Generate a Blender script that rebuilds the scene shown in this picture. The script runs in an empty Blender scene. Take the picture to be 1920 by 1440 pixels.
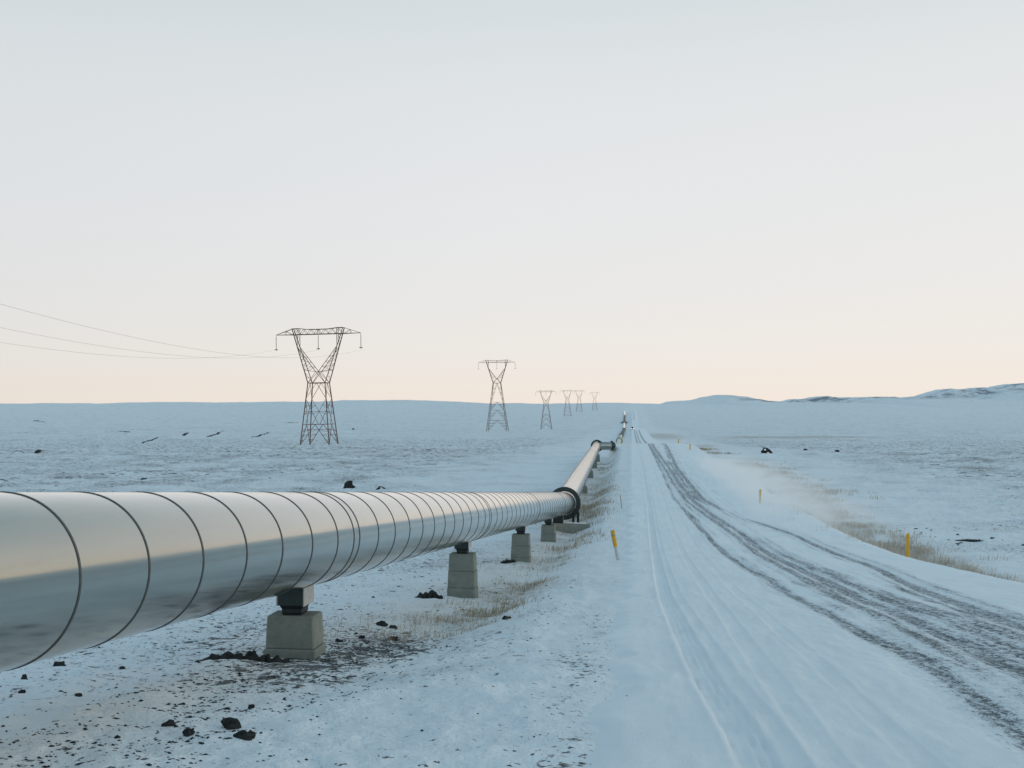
import bpy, bmesh, math, random
import numpy as np
from mathutils import Vector, Matrix

random.seed(7)
scene = bpy.context.scene
COL = scene.collection
EYE = 1.62                      # camera height above the road surface it stands on
R_ = math.radians

# ------------------------------------------------------------------ camera
cam_d = bpy.data.cameras.new('camera')
cam = bpy.data.objects.new('camera', cam_d)
COL.objects.link(cam)
cam_d.sensor_fit = 'HORIZONTAL'
cam_d.sensor_width = 36.0
cam_d.lens = 36.0 * 2000.0 / 1920.0
cam_d.clip_start = 0.1
cam_d.clip_end = 30000.0
cam.location = (0.0, 0.0, EYE)
cam.rotation_euler = (R_(90.0) + math.atan(45.0 / 2000.0), 0.0, 0.0)
scene.camera = cam

# ------------------------------------------------------------------ world: clear winter dusk
world = bpy.data.worlds.new('World')
scene.world = world
world.use_nodes = True
wn, wl = world.node_tree.nodes, world.node_tree.links
wn.clear()
SUN_EL, SUN_AZ = R_(5.0), R_(100.0)     # low glow off to the right (azimuth clockwise from +Y)
sky = wn.new('ShaderNodeTexSky')
sky.sky_type = 'NISHITA'
sky.sun_disc = False
sky.sun_elevation = SUN_EL
sky.sun_rotation = SUN_AZ
sky.altitude = 300
sky.air_density = 1.0
sky.dust_density = 0.6
sky.ozone_density = 2.0
tc = wn.new('ShaderNodeTexCoord')
sep = wn.new('ShaderNodeSeparateXYZ')
wl.new(tc.outputs['Generated'], sep.inputs[0])
ramp = wn.new('ShaderNodeValToRGB')
ramp.color_ramp.interpolation = 'B_SPLINE'
els = [(0.0, (0.905, 0.795, 0.695)), (0.045, (0.865, 0.825, 0.768)), (0.11, (0.828, 0.818, 0.800)),
       (0.20, (0.795, 0.810, 0.818)), (0.34, (0.745, 0.778, 0.782)), (0.52, (0.43, 0.565, 0.635)),
       (0.75, (0.315, 0.505, 0.635)), (1.0, (0.255, 0.445, 0.595))]
er = ramp.color_ramp.elements
er[0].position, er[0].color = els[0][0], (*els[0][1], 1)
er[1].position, er[1].color = els[-1][0], (*els[-1][1], 1)
for p, c in els[1:-1]:
    e = er.new(p)
    e.color = (*c, 1)
wl.new(sep.outputs['Z'], ramp.inputs[0])
# a little brighter and warmer towards the glow, a little bluer away from it
dotn = wn.new('ShaderNodeVectorMath'); dotn.operation = 'DOT_PRODUCT'
dotn.inputs[1].default_value = (math.sin(R_(85)), math.cos(R_(85)), 0.0)
wl.new(tc.outputs['Generated'], dotn.inputs[0])
mr = wn.new('ShaderNodeMapRange')
mr.inputs['From Min'].default_value = -1.0
mr.inputs['From Max'].default_value = 1.0
wl.new(dotn.outputs['Value'], mr.inputs['Value'])
tint = wn.new('ShaderNodeValToRGB')
tint.color_ramp.elements[0].color = (0.82, 0.90, 0.96, 1)
tint.color_ramp.elements[1].color = (1.32, 1.15, 0.92, 1)
for tp_, tc_ in ((0.33, (0.945, 0.958, 0.975)), (0.54, (1.015, 1.015, 1.025)), (0.757, (1.045, 1.035, 1.03))):
    e = tint.color_ramp.elements.new(tp_)
    e.color = (*tc_, 1)
wl.new(mr.outputs[0], tint.inputs[0])
mul = wn.new('ShaderNodeMixRGB'); mul.blend_type = 'MULTIPLY'; mul.inputs[0].default_value = 1.0
wl.new(ramp.outputs[0], mul.inputs[1]); wl.new(tint.outputs[0], mul.inputs[2])
bg1 = wn.new('ShaderNodeBackground'); bg1.inputs[1].default_value = 1.0
wl.new(mul.outputs[0], bg1.inputs[0])
bg2 = wn.new('ShaderNodeBackground'); bg2.inputs[1].default_value = 0.05
wl.new(sky.outputs[0], bg2.inputs[0])
mixb = wn.new('ShaderNodeMixShader'); mixb.inputs[0].default_value = 0.06
wl.new(bg1.outputs[0], mixb.inputs[1]); wl.new(bg2.outputs[0], mixb.inputs[2])
wo = wn.new('ShaderNodeOutputWorld')
wl.new(mixb.outputs[0], wo.inputs[0])

# ------------------------------------------------------------------ sun: the faint glow left after sunset
sun_d = bpy.data.lights.new('sun', 'SUN')
sun_d.energy = 0.45
sun_d.angle = R_(14.0)
sun_d.color = (1.0, 0.86, 0.74)
sun = bpy.data.objects.new('sun', sun_d)
COL.objects.link(sun)
sd = Vector((math.sin(SUN_AZ) * math.cos(SUN_EL), math.cos(SUN_AZ) * math.cos(SUN_EL), math.sin(SUN_EL)))
sun.rotation_euler = sd.to_track_quat('Z', 'Y').to_euler()
sun.location = (60, -10, 40)

scene.view_settings.view_transform = 'Standard'
scene.view_settings.look = 'None'
scene.view_settings.exposure = 0.04
scene.view_settings.gamma = 1.0
scene.cycles.max_bounces = 10
scene.cycles.volume_bounces = 8
scene.cycles.volume_step_rate = 1.0
scene.cycles.volume_max_steps = 256
# ------------------------------------------------------------------ terrain shape (heights below are relative to the eye)
def pchip(tab):
    X = np.array([t[0] for t in tab], float); Y = np.array([t[1] for t in tab], float)
    h = np.diff(X); dl = np.diff(Y) / h
    m = np.zeros_like(X)
    m[0], m[-1] = dl[0], dl[-1]
    for i in range(1, len(X) - 1):
        if dl[i-1] * dl[i] > 0:
            w1, w2 = 2 * h[i] + h[i-1], h[i] + 2 * h[i-1]
            m[i] = (w1 + w2) / (w1 / dl[i-1] + w2 / dl[i])
    def f(x):
        x = np.clip(x, X[0], X[-1])
        i = np.clip(np.searchsorted(X, x) - 1, 0, len(X) - 2)
        t = (x - X[i]) / h[i]
        return (Y[i] * (1 + 2*t) * (1-t)**2 + m[i] * h[i] * t * (1-t)**2 + Y[i+1] * t*t * (3 - 2*t) + m[i+1] * h[i] * t*t * (t-1))
    return f

def sstep(a, b, x):
    t = np.clip((x - a) / (b - a), 0, 1)
    return t * t * (3 - 2 * t)

FAR = [(350, -11.5), (500, -13.6), (700, -14.6), (900, -18.6), (1182, -24.0), (1400, -20.5), (1660, -12.6), (2000, -7.2),
       (2300, -5.6), (2700, -3.0), (9000, -3.0)]
ROAD = pchip([(-400, 8), (-60, 1.6), (-20, -0.2), (0, -1.62), (10, -2.45), (20, -3.5), (30, -4.4), (36, -4.83), (45, -5.2),
              (56, -5.34), (70, -5.38), (90, -5.36), (120, -5.28), (148, -5.22), (175, -6.1), (210, -8.0), (275, -10.0)] + FAR)
LEFT = pchip([(-400, 8), (-60, 1.2), (-20, -0.6), (0, -1.75), (6, -2.1), (12.3, -2.82), (23.6, -4.12), (34.3, -4.92), (43.8, -5.42),
              (56, -5.72), (75, -5.98), (100, -6.25), (150, -6.85), (210, -8.1), (275, -9.45)] + FAR)
RIGHT = pchip([(-400, 8), (-60, 1.0), (-20, -1.0), (0, -2.5), (20, -4.45), (36, -5.4), (60, -5.85), (100, -6.1), (150, -6.5),
               (200, -7.7), (275, -9.8)] + FAR)
SKY = [(-900, 758), (0, 757), (60, 757), (120, 756), (200, 757), (240, 755), (300, 754), (345, 754), (400, 755), (480, 754), (560, 753.5),
       (632, 752.5), (646, 750.5), (700, 750.5), (760, 750), (800, 751.2), (850, 753), (884, 754.5), (920, 757), (962, 756), (1030, 757),
       (1090, 756.3), (1140, 755.2), (1175, 755.5), (1243, 757.5), (1256, 753), (1300, 750), (1322, 744.5), (1345, 740.5), (1372, 742),
       (1395, 743.5), (1430, 751), (1460, 753.5), (1476, 753.5), (1490, 747.5), (1505, 749), (1520, 746), (1543, 742.5), (1556, 745),
       (1580, 745.5), (1600, 745), (1668, 744.2), (1678, 747), (1700, 745), (1735, 742.5), (1752, 736), (1776, 729), (1795, 730.5),
       (1815, 731.5), (1822, 727.5), (1870, 727.5), (1885, 722), (1908, 718.5), (1940, 719), (2100, 716), (3200, 700)]
SKX = np.array([(p - 960) / 2000 * 3500 for p, q in SKY]); SKZ = np.array([(765 - q) / 2000 * 3500 for p, q in SKY])

def road_s(x, y):
    return x - (0.75 + 0.112 * y)

def hash2(ix, iy, seed):
    h = (ix.astype(np.int64) * 374761393 + iy.astype(np.int64) * 668265263 + seed * 974634777) & 0xFFFFFFFF
    h = ((h ^ (h >> 13)) * 1274126177) & 0xFFFFFFFF
    h = (h ^ (h >> 16)) & 0xFFFFFFFF
    return h / 4294967296.0

def noise2(x, y, seed=0):
    x0, y0 = np.floor(x), np.floor(y)
    fx, fy = x - x0, y - y0
    ix, iy = x0.astype(np.int64), y0.astype(np.int64)
    def g(dx, dy):
        a = hash2(ix + dx, iy + dy, seed) * 6.2831853
        return np.cos(a) * (fx - dx) + np.sin(a) * (fy - dy)
    u, v = fx**3 * (fx * (fx * 6 - 15) + 10), fy**3 * (fy * (fy * 6 - 15) + 10)
    return ((g(0, 0) * (1-u) + g(1, 0) * u) * (1-v) + (g(0, 1) * (1-u) + g(1, 1) * u) * v) * 1.5

def fbm(x, y, seed=0, n=3):
    t, a, f = 0, 1.0, 1.0
    for k in range(n):
        t = t + a * noise2(x * f + 17.3 * k, y * f - 9.1 * k, seed + k)
        a *= 0.5; f *= 2.03
    return t

def ridge(x):
    i = np.interp(x, SKX, SKZ)
    return i + 2.0 * fbm(x / 38, x * 0, 35, 4) * sstep(600, 900, x) + 0.8 * fbm(x / 60, x * 0, 36, 3)

def rel_base(x, y):
    s = road_s(x, y)
    lb = -1.7 * np.exp(-((y - 156) / 13.0)**2)              # the bank is wider at the crest
    wr = sstep(-3.5 + lb, -1.9 + lb, s) * (1 - sstep(7.6, 9.4, s))
    lo = np.where(s < 3, LEFT(y), RIGHT(y))
    # trough between the road bank and the pipe
    lo = lo - 0.10 * np.exp(-((s + 3.4) / 0.6)**2) * sstep(8, 16, y) * (1 - sstep(60, 120, y))
    z = ROAD(y) * wr + lo * (1 - wr)
    # far land: rises to the skyline, drops away behind it
    up = sstep(2250, 3500, y); dn = sstep(3600, 5200, y)
    rw = np.minimum.reduce([np.interp(x + o, SKX, SKZ) for o in (-150, -100, -60, -30, 0, 30, 60, 100, 150)]) - 2.5
    cut = sstep(3370, 3450, y) * (1 - sstep(3580, 3700, y))     # craggy brow along the top of the slope
    z = z * (1 - up) + (rw + (ridge(x) - rw) * cut) * up
    z = z * (1 - dn) - 25 * dn
    z = z + 70 * sstep(1900, 4500, x) * (1 - sstep(3000, 6000, y))
    return z

def in_road(x, y, m=0.0):
    s = road_s(x, y)
    return sstep(-1.45 - m, -0.65 - m, s) * (1 - sstep(7.4 + m, 8.6 + m, s)) * (1 - sstep(2000, 2100, y))

def field_noise(x, y):
    off = 1 - in_road(x, y, 0.2)
    d = np.sqrt(x * x + y * y)
    n = 0.042 * fbm(x / 0.55, y / 0.55, 11, 3) * (1 - sstep(60, 140, d))
    n = n + 0.17 * fbm(x / 2.4, y / 1.7, 21, 3) * sstep(3, 14, np.abs(road_s(x, y) - 3) - 4) 
    n = n + 0.035 * fbm(x / 2.3, y / 2.3, 25, 2)
    n = n + 0.30 * fbm(x / 17, y / 17, 31, 3) * sstep(14, 45, np.abs(road_s(x, y) - 3))
    n = n + 1.1 * fbm(x / 95, y / 95, 41, 4) * sstep(60, 220, np.abs(road_s(x, y) - 3)) * sstep(60, 260, d)
    n = n + 3.0 * fbm(x / 420, y / 300, 51, 5) * sstep(120, 420, np.abs(road_s(x, y))) * sstep(400, 1000, d) * (1 - sstep(2600, 3300, y))
    n = n + 3.2 * fbm(x / 160, y / 110, 61, 4) * sstep(2200, 2900, y) * (1 - 0.8 * sstep(3150, 3480, y))
    return n * off

def ground_z(x, y):
    x = np.asarray(x, float); y = np.asarray(y, float)
    return rel_base(x, y) + field_noise(x, y) + EYE

# ------------------------------------------------------------------ node helpers
class NT:
    def __init__(self, name):
        self.m = bpy.data.materials.new(name)
        self.m.use_nodes = True
        self.n, self.l = self.m.node_tree.nodes, self.m.node_tree.links
        self.b = self.n['Principled BSDF']
        self.out = self.n['Material Output']
    def node(self, t, **kw):
        nd = self.n.new(t)
        for k, v in kw.items():
            setattr(nd, k, v)
        return nd
    def set(self, sock, v):
        if hasattr(v, 'is_linked') or isinstance(v, bpy.types.NodeSocket):
            self.l.new(v, sock)
        elif isinstance(v, (tuple, list)) and len(v) == 3 and sock.type == 'RGBA':
            sock.default_value = (*v, 1)
        else:
            sock.default_value = v
    def math(self, op, a, b=0.0, c=None, clamp=False):
        nd = self.node('ShaderNodeMath', operation=op, use_clamp=clamp)
        self.set(nd.inputs[0], a); self.set(nd.inputs[1], b)
        if c is not None: self.set(nd.inputs[2], c)
        return nd.outputs[0]
    def noise(self, vec, scale, detail=3.0, rough=0.55, dist=0.0):
        nd = self.node('ShaderNodeTexNoise')
        if vec is not None: self.l.new(vec, nd.inputs['Vector'])
        nd.inputs['Scale'].default_value = scale
        nd.inputs['Detail'].default_value = detail
        nd.inputs['Roughness'].default_value = rough
        nd.inputs['Distortion'].default_value = dist
        return nd.outputs[0]
    def smooth(self, v, a, b):
        nd = self.node('ShaderNodeMapRange', interpolation_type='SMOOTHSTEP')
        self.set(nd.inputs['Value'], v); self.set(nd.inputs['From Min'], a); self.set(nd.inputs['From Max'], b)
        return nd.outputs[0]
    def mix(self, f, a, b):
        nd = self.node('ShaderNodeMix', data_type='RGBA')
        self.set(nd.inputs[0], f); self.set(nd.inputs[6], a); self.set(nd.inputs[7], b)
        return nd.outputs[2]
    def attr(self, name):
        return self.node('ShaderNodeAttribute', attribute_name=name).outputs['Fac']
    def mapping(self, vec, scale):
        nd = self.node('ShaderNodeMapping')
        self.l.new(vec, nd.inputs[0]); nd.inputs['Scale'].default_value = scale
        return nd.outputs[0]
    def pos(self):
        return self.node('ShaderNodeNewGeometry').outputs['Position']
    def obj(self):
        return self.node('ShaderNodeTexCoord').outputs['Object']
    def bump(self, h, strength, dist):
        nd = self.node('ShaderNodeBump')
        nd.inputs['Strength'].default_value = strength
        nd.inputs['Distance'].default_value = dist
        self.set(nd.inputs['Height'], h)
        self.l.new(nd.outputs[0], self.b.inputs['Normal'])
    def base(self, c): self.set(self.b.inputs['Base Color'], c)
    def rough(self, v): self.set(self.b.inputs['Roughness'], v)

SNOW = (0.800, 0.845, 0.870)
SNOW2 = (0.735, 0.790, 0.825)
DARK = (0.030, 0.036, 0.040)

def mat_ground():
    t = NT('snow_field')
    p = t.pos()
    flat = t.mapping(p, (1, 1, 0.35))
    sp, sf, tan, rk = t.attr('speck'), t.attr('speckfar'), t.attr('tan'), t.attr('crag')
    big = t.noise(p, 0.05, 3)
    col = t.mix(t.smooth(t.noise(flat, 0.9, 4, 0.6), 0.35, 0.7), SNOW, SNOW2)
    # thin snow: patches where the grey ground shows faintly through
    thin = t.math('MULTIPLY', t.smooth(t.noise(t.mapping(p, (0.7, 1, 0.5)), 1.3, 6, 0.70), 0.50, 0.72), t.smooth(t.math('MAXIMUM', sp, sf), 0.08, 0.5))
    thin2 = t.math('MULTIPLY', t.smooth(t.noise(t.mapping(p, (0.6, 1, 0.5)), 0.33, 7, 0.75), 0.48, 0.68), t.smooth(sf, 0.1, 0.5))
    col = t.mix(t.math('MULTIPLY', t.math('MAXIMUM', thin, thin2), 0.42), col, (0.42, 0.485, 0.52))
    # thin, wind-scoured snow where the moor shows through
    n1 = t.noise(flat, 15.0, 4, 0.62)
    thr = t.math('MULTIPLY_ADD', sp, -0.30, 0.735)
    m1 = t.smooth(n1, thr, t.math('ADD', thr, 0.05))
    n1b = t.noise(flat, 4.6, 5, 0.66)
    thrb = t.math('MULTIPLY_ADD', sp, -0.27, 0.735)
    m1b = t.smooth(n1b, thrb, t.math('ADD', thrb, 0.05))
    # bigger stones, tussocks and ledges far out
    n2 = t.noise(flat, 1.15, 5, 0.70)
    thr2 = t.math('MULTIPLY_ADD', sf, -0.20, 0.725)
    m2 = t.smooth(n2, thr2, t.math('ADD', thr2, 0.06))
    n3 = t.noise(t.mapping(p, (0.5, 1, 0.8)), 0.20, 6, 0.68, 0.3)
    thr3 = t.math('MULTIPLY_ADD', sf, -0.13, 0.74)
    m3 = t.smooth(n3, thr3, t.math('ADD', thr3, 0.05))
    m = t.math('MAXIMUM', t.math('MAXIMUM', m1, m1b), t.math('MAXIMUM', m2, m3))
    m = t.math('MULTIPLY', m, t.smooth(big, 0.12, 0.42))
    # withered grass standing in the snow
    tn = t.smooth(t.noise(flat, 3.2, 5, 0.7), 0.66, 0.50)
    tn = t.math('SUBTRACT', 1.0, tn)
    tm = t.math('MULTIPLY', tan, t.math('MULTIPLY_ADD', tn, 0.60, 0.32), clamp=True)
    col = t.mix(tm, col, (0.33, 0.245, 0.135))
    col = t.mix(t.math('MULTIPLY', m, 0.93), col, DARK)
    # bare crags on the skyline
    rn = t.smooth(t.noise(t.mapping(p, (0.4, 0.4, 1.6)), 0.05, 5, 0.7), 0.42, 0.60)
    col = t.mix(t.math('MULTIPLY', rk, rn), col, (0.13, 0.155, 0.19))
    grain = t.smooth(t.noise(p, 95.0, 2, 0.7), 0.25, 0.75)
    col = t.mix(t.math('MULTIPLY', grain, 0.10), col, (0.50, 0.55, 0.58))
    t.base(col)
    t.rough(0.75)
    t.b.inputs['Specular IOR Level'].default_value = 0.2
    h = t.math('ADD', t.math('MULTIPLY', t.noise(p, 7.0, 5, 0.65), 0.6), t.math('MULTIPLY', t.noise(p, 1.6, 4, 0.6), 1.4))
    h = t.math('ADD', h, t.math('MULTIPLY', m, 0.5))
    t.bump(h, 0.75, 0.11)
    return t.m

def mat_road():
    t = NT('snowy_road')
    p = t.pos()
    uv = t.node('ShaderNodeUVMap', uv_map='lane').outputs[0]
    a, pk = t.attr('bare'), t.attr('packed')
    streak = t.noise(t.mapping(uv, (11.0, 0.45, 1)), 1.0, 6, 0.75)
    mid = t.noise(t.mapping(uv, (13.0, 7.0, 1)), 1.0, 5, 0.74)
    fine = t.noise(p, 55.0, 3, 0.7)
    v = t.math('ADD', t.math('MULTIPLY', streak, 0.30), t.math('ADD', t.math('MULTIPLY', mid, 0.42), t.math('MULTIPLY', fine, 0.34)))
    thr = t.math('MULTIPLY_ADD', a, -0.21, 0.70)
    m = t.smooth(v, t.math('SUBTRACT', thr, 0.01), t.math('ADD', thr, 0.06))
    soft = t.smooth(v, t.math('SUBTRACT', thr, 0.15), t.math('ADD', thr, 0.09))
    col = t.mix(t.smooth(t.noise(t.mapping(uv, (1.3, 0.35, 1)), 1.0, 4), 0.35, 0.7), (0.835, 0.875, 0.895), (0.775, 0.825, 0.855))
    col = t.mix(t.math('MULTIPLY', pk, 0.4), col, (0.68, 0.75, 0.79))
    soft = t.math('MULTIPLY', soft, t.smooth(a, 0.0, 0.35))
    col = t.mix(t.math('MULTIPLY', soft, 0.62), col, (0.33, 0.39, 0.435))
    col = t.mix(t.math('MULTIPLY', m, 0.84), col, (0.028, 0.042, 0.050))
    grain = t.smooth(t.noise(p, 95.0, 2, 0.7), 0.25, 0.75)
    col = t.mix(t.math('MULTIPLY', grain, 0.09), col, (0.50, 0.55, 0.60))
    t.base(col)
    t.rough(0.85)
    t.b.inputs['Specular IOR Level'].default_value = 0.2
    h = t.math('ADD', t.math('MULTIPLY', t.noise(p, 45.0, 5, 0.7), 0.34), t.math('MULTIPLY', t.noise(t.mapping(uv, (2.4, 0.5, 1)), 1.0, 4), 0.5))
    h = t.math('SUBTRACT', h, t.math('MULTIPLY', m, 0.25))
    t.bump(h, 0.6, 0.05)
    return t.m

def mat_simple(name, col, rough=0.6, metal=0.0, var=0.25, scale=6.0, bump=0.0, spec=0.5, emit=None):
    t = NT(name)
    p = t.obj()
    n = t.noise(p, scale, 5, 0.65)
    t.base(t.mix(t.smooth(n, 0.3, 0.72), tuple(c * (1 + var) for c in col), tuple(c * (1 - var) for c in col)))
    t.rough(rough)
    t.b.inputs['Metallic'].default_value = metal
    t.b.inputs['Specular IOR Level'].default_value = spec
    if bump: t.bump(n, 0.6, bump)
    if emit:
        t.b.inputs['Emission Color'].default_value = (*emit[:3], 1)
        t.b.inputs['Emission Strength'].default_value = emit[3]
    return t.m

def mat_cladding():
    t = NT('aluminium_cladding')
    uv = t.node('ShaderNodeUVMap', uv_map='wrap').outputs[0]
    p = t.obj()
    sh = t.attr('sheet')
    sm = t.noise(t.mapping(uv, (2.2, 0.9, 1)), 1.0, 5, 0.62, 0.4)
    col = t.mix(t.smooth(sm, 0.35, 0.75), (0.352, 0.368, 0.338), (0.315, 0.330, 0.306))
    col = t.mix(t.math('MULTIPLY', sh, 0.22), col, (0.30, 0.315, 0.29))
    grit = t.noise(p, 160.0, 2, 0.6)
    col = t.mix(t.math('MULTIPLY', t.smooth(grit, 0.56, 0.74), 0.30), col, (0.24, 0.26, 0.24))
    t.base(col)
    t.b.inputs['Coat Weight'].default_value = 1.0
    t.b.inputs['Coat IOR'].default_value = 1.5
    t.b.inputs['Coat Roughness'].default_value = 0.16
    t.b.inputs['Metallic'].default_value = 1.0
    r = t.math('MULTIPLY_ADD', t.smooth(sm, 0.4, 0.8), 0.06, 0.125)
    r = t.math('MULTIPLY_ADD', sh, 0.035, r)
    t.rough(r)
    h = t.math('ADD', t.math('MULTIPLY', t.noise(t.mapping(uv, (1.6, 1.1, 1)), 1.0, 2), 1.0), t.math('MULTIPLY', grit, 0.03))
    t.bump(h, 0.12, 0.02)
    return t.m

def mat_concrete():
    t = NT('cast_concrete')
    p = t.obj()
    n = t.noise(p, 5.0, 6, 0.7)
    pit = t.smooth(t.noise(p, 46.0, 2), 0.69, 0.75)
    streaks = t.noise(t.mapping(p, (9, 9, 1.1)), 1.0, 4, 0.6)
    col = t.mix(t.smooth(n, 0.3, 0.7), (0.245, 0.275, 0.245), (0.175, 0.205, 0.185))
    col = t.mix(t.math('MULTIPLY', t.smooth(streaks, 0.55, 0.75), 0.35), col, (0.13, 0.155, 0.14))
    col = t.mix(t.math('MULTIPLY', pit, 0.6), col, (0.10, 0.11, 0.10))
    t.base(col); t.rough(0.9)
    t.b.inputs['Specular IOR Level'].default_value = 0.25
    t.bump(t.math('SUBTRACT', n, t.math('MULTIPLY', pit, 0.5)), 0.5, 0.015)
    return t.m

def mat_rock():
    t = NT('lava_stone')
    p = t.obj()
    n = t.noise(p, 9.0, 5, 0.7)
    t.base(t.mix(t.smooth(n, 0.35, 0.7), (0.018, 0.022, 0.024), (0.045, 0.048, 0.048)))
    t.rough(0.95); t.b.inputs['Specular IOR Level'].default_value = 0.15
    t.bump(n, 0.8, 0.03)
    return t.m

def mat_snowcap():
    t = NT('rock_snow_cap')
    t.base(SNOW); t.rough(0.8); t.b.inputs['Specular IOR Level'].default_value = 0.2
    t.bump(t.noise(t.obj(), 14.0, 4), 0.4, 0.03)
    return t.m

def mat_grass():
    t = NT('withered_grass')
    c = t.attr('frost')
    col = t.mix(c, (0.300, 0.225, 0.125), (0.62, 0.60, 0.56))
    t.base(col); t.rough(0.85); t.b.inputs['Specular IOR Level'].default_value = 0.1
    return t.m

M = dict(
    ground=mat_ground(), road=mat_road(), clad=mat_cladding(), concrete=mat_concrete(), rock=mat_rock(), cap=mat_snowcap(), grass=mat_grass(),
    seam=mat_simple('seam_band', (0.10, 0.11, 0.11), 0.45, 0.5, 0.2, 30),
    collar=mat_simple('dark_green_steel', (0.016, 0.034, 0.034), 0.5, 0.0, 0.25, 8, 0.004),
    black=mat_simple('black_steel', (0.010, 0.018, 0.019), 0.55, 0.0, 0.3, 12, 0.003),
    galv=mat_simple('galvanised_plate', (0.46, 0.46, 0.45), 0.55, 0.3, 0.12, 14, 0.002),
    lattice=mat_simple('glow_tinted_lattice_steel', (0.145, 0.070, 0.050), 0.65, 0.0, 0.3, 1.5, 0, 0.3),  # warm glow of the upper halves is mixed into this even steel colour
    insul=mat_simple('brown_porcelain', (0.11, 0.075, 0.065), 0.4, 0.0, 0.2, 6),
    wire=mat_simple('conductor_wire', (0.36, 0.35, 0.34), 0.6, 0.3, 0.1, 1.0),
    yellow=mat_simple('yellow_plastic', (0.66, 0.36, 0.012), 0.5, 0.0, 0.10, 10, 0.001),
    reflector=mat_simple('grey_reflector', (0.33, 0.28, 0.16), 0.3, 0.0, 0.1, 40),
    paleplast=mat_simple('pale_plastic', (0.50, 0.53, 0.54), 0.6, 0.0, 0.1, 12),
    brownpipe=mat_simple('weathered_dark_wrap', (0.085, 0.088, 0.090), 0.7, 0.0, 0.3, 0.6, 0.01),
    palepipe=mat_simple('pale_green_wrap', (0.48, 0.52, 0.43), 0.5, 0.2, 0.1, 0.6),
    carpaint=mat_simple('dark_car_paint', (0.022, 0.028, 0.034), 0.3, 0.0, 0.1, 3),
    glass=mat_simple('car_glass', (0.015, 0.018, 0.02), 0.1, 0.0, 0.05, 3),
    tyre=mat_simple('tyre_rubber', (0.02, 0.02, 0.02), 0.9, 0.0, 0.1, 12),
    lamp=mat_simple('headlight_lens', (0.9, 0.9, 0.9), 0.2, 0.0, 0.02, 3, 0, 0.5, (1.0, 0.97, 0.92, 4.0)),
    stake=mat_simple('pale_wood', (0.42, 0.38, 0.30), 0.8, 0.0, 0.2, 20, 0.002),
)

# ------------------------------------------------------------------ object helpers
def link(name, me, parent=None, loc=None):
    o = bpy.data.objects.new(name, me)
    COL.objects.link(o)
    if parent: o.parent = parent
    if loc is not None: o.location = loc
    return o

def tag(o, label=None, cat=None, group=None, kind=None):
    if label: o['label'] = label
    if cat: o['category'] = cat
    if group: o['group'] = group
    if kind: o['kind'] = kind
    return o

def empty(name, loc, rz=0.0):
    o = bpy.data.objects.new(name, None)
    COL.objects.link(o)
    o.empty_display_size = 0.3
    o.location = loc; o.rotation_euler = (0, 0, rz)
    return o

def mesh_np(name, verts, faces, mats, smooth=True, fmat=None):
    """verts (N,3) array, faces list of (k,nverts) arrays"""
    me = bpy.data.meshes.new(name)
    verts = np.asarray(verts, np.float32)
    me.vertices.add(len(verts)); me.vertices.foreach_set('co', verts.ravel())
    fa = [np.asarray(f, np.int32) for f in faces if len(f)]
    tot = np.concatenate([np.full(len(f), f.shape[1], np.int32) for f in fa])
    idx = np.concatenate([f.ravel() for f in fa])
    start = np.concatenate([[0], np.cumsum(tot)[:-1]]).astype(np.int32)
    me.loops.add(len(idx)); me.loops.foreach_set('vertex_index', idx)
    me.polygons.add(len(tot)); me.polygons.foreach_set('loop_start', start)
    me.polygons.foreach_set('use_smooth', np.full(len(tot), smooth, bool))
    if fmat is not None: me.polygons.foreach_set('material_index', np.asarray(fmat, np.int32))
    for m in mats: me.materials.append(m)
    me.update(calc_edges=True)
    return me

def fattr(me, name, vals):
    a = me.attributes.new(name, 'FLOAT', 'POINT')
    a.data.foreach_set('value', np.asarray(vals, np.float32))

def uvmap(me, name, uv_per_vert):
    l = np.empty(len(me.loops), np.int32); me.loops.foreach_get('vertex_index', l)
    u = me.uv_layers.new(name=name)
    u.data.foreach_set('uv', np.asarray(uv_per_vert, np.float32)[l].ravel())

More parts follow.
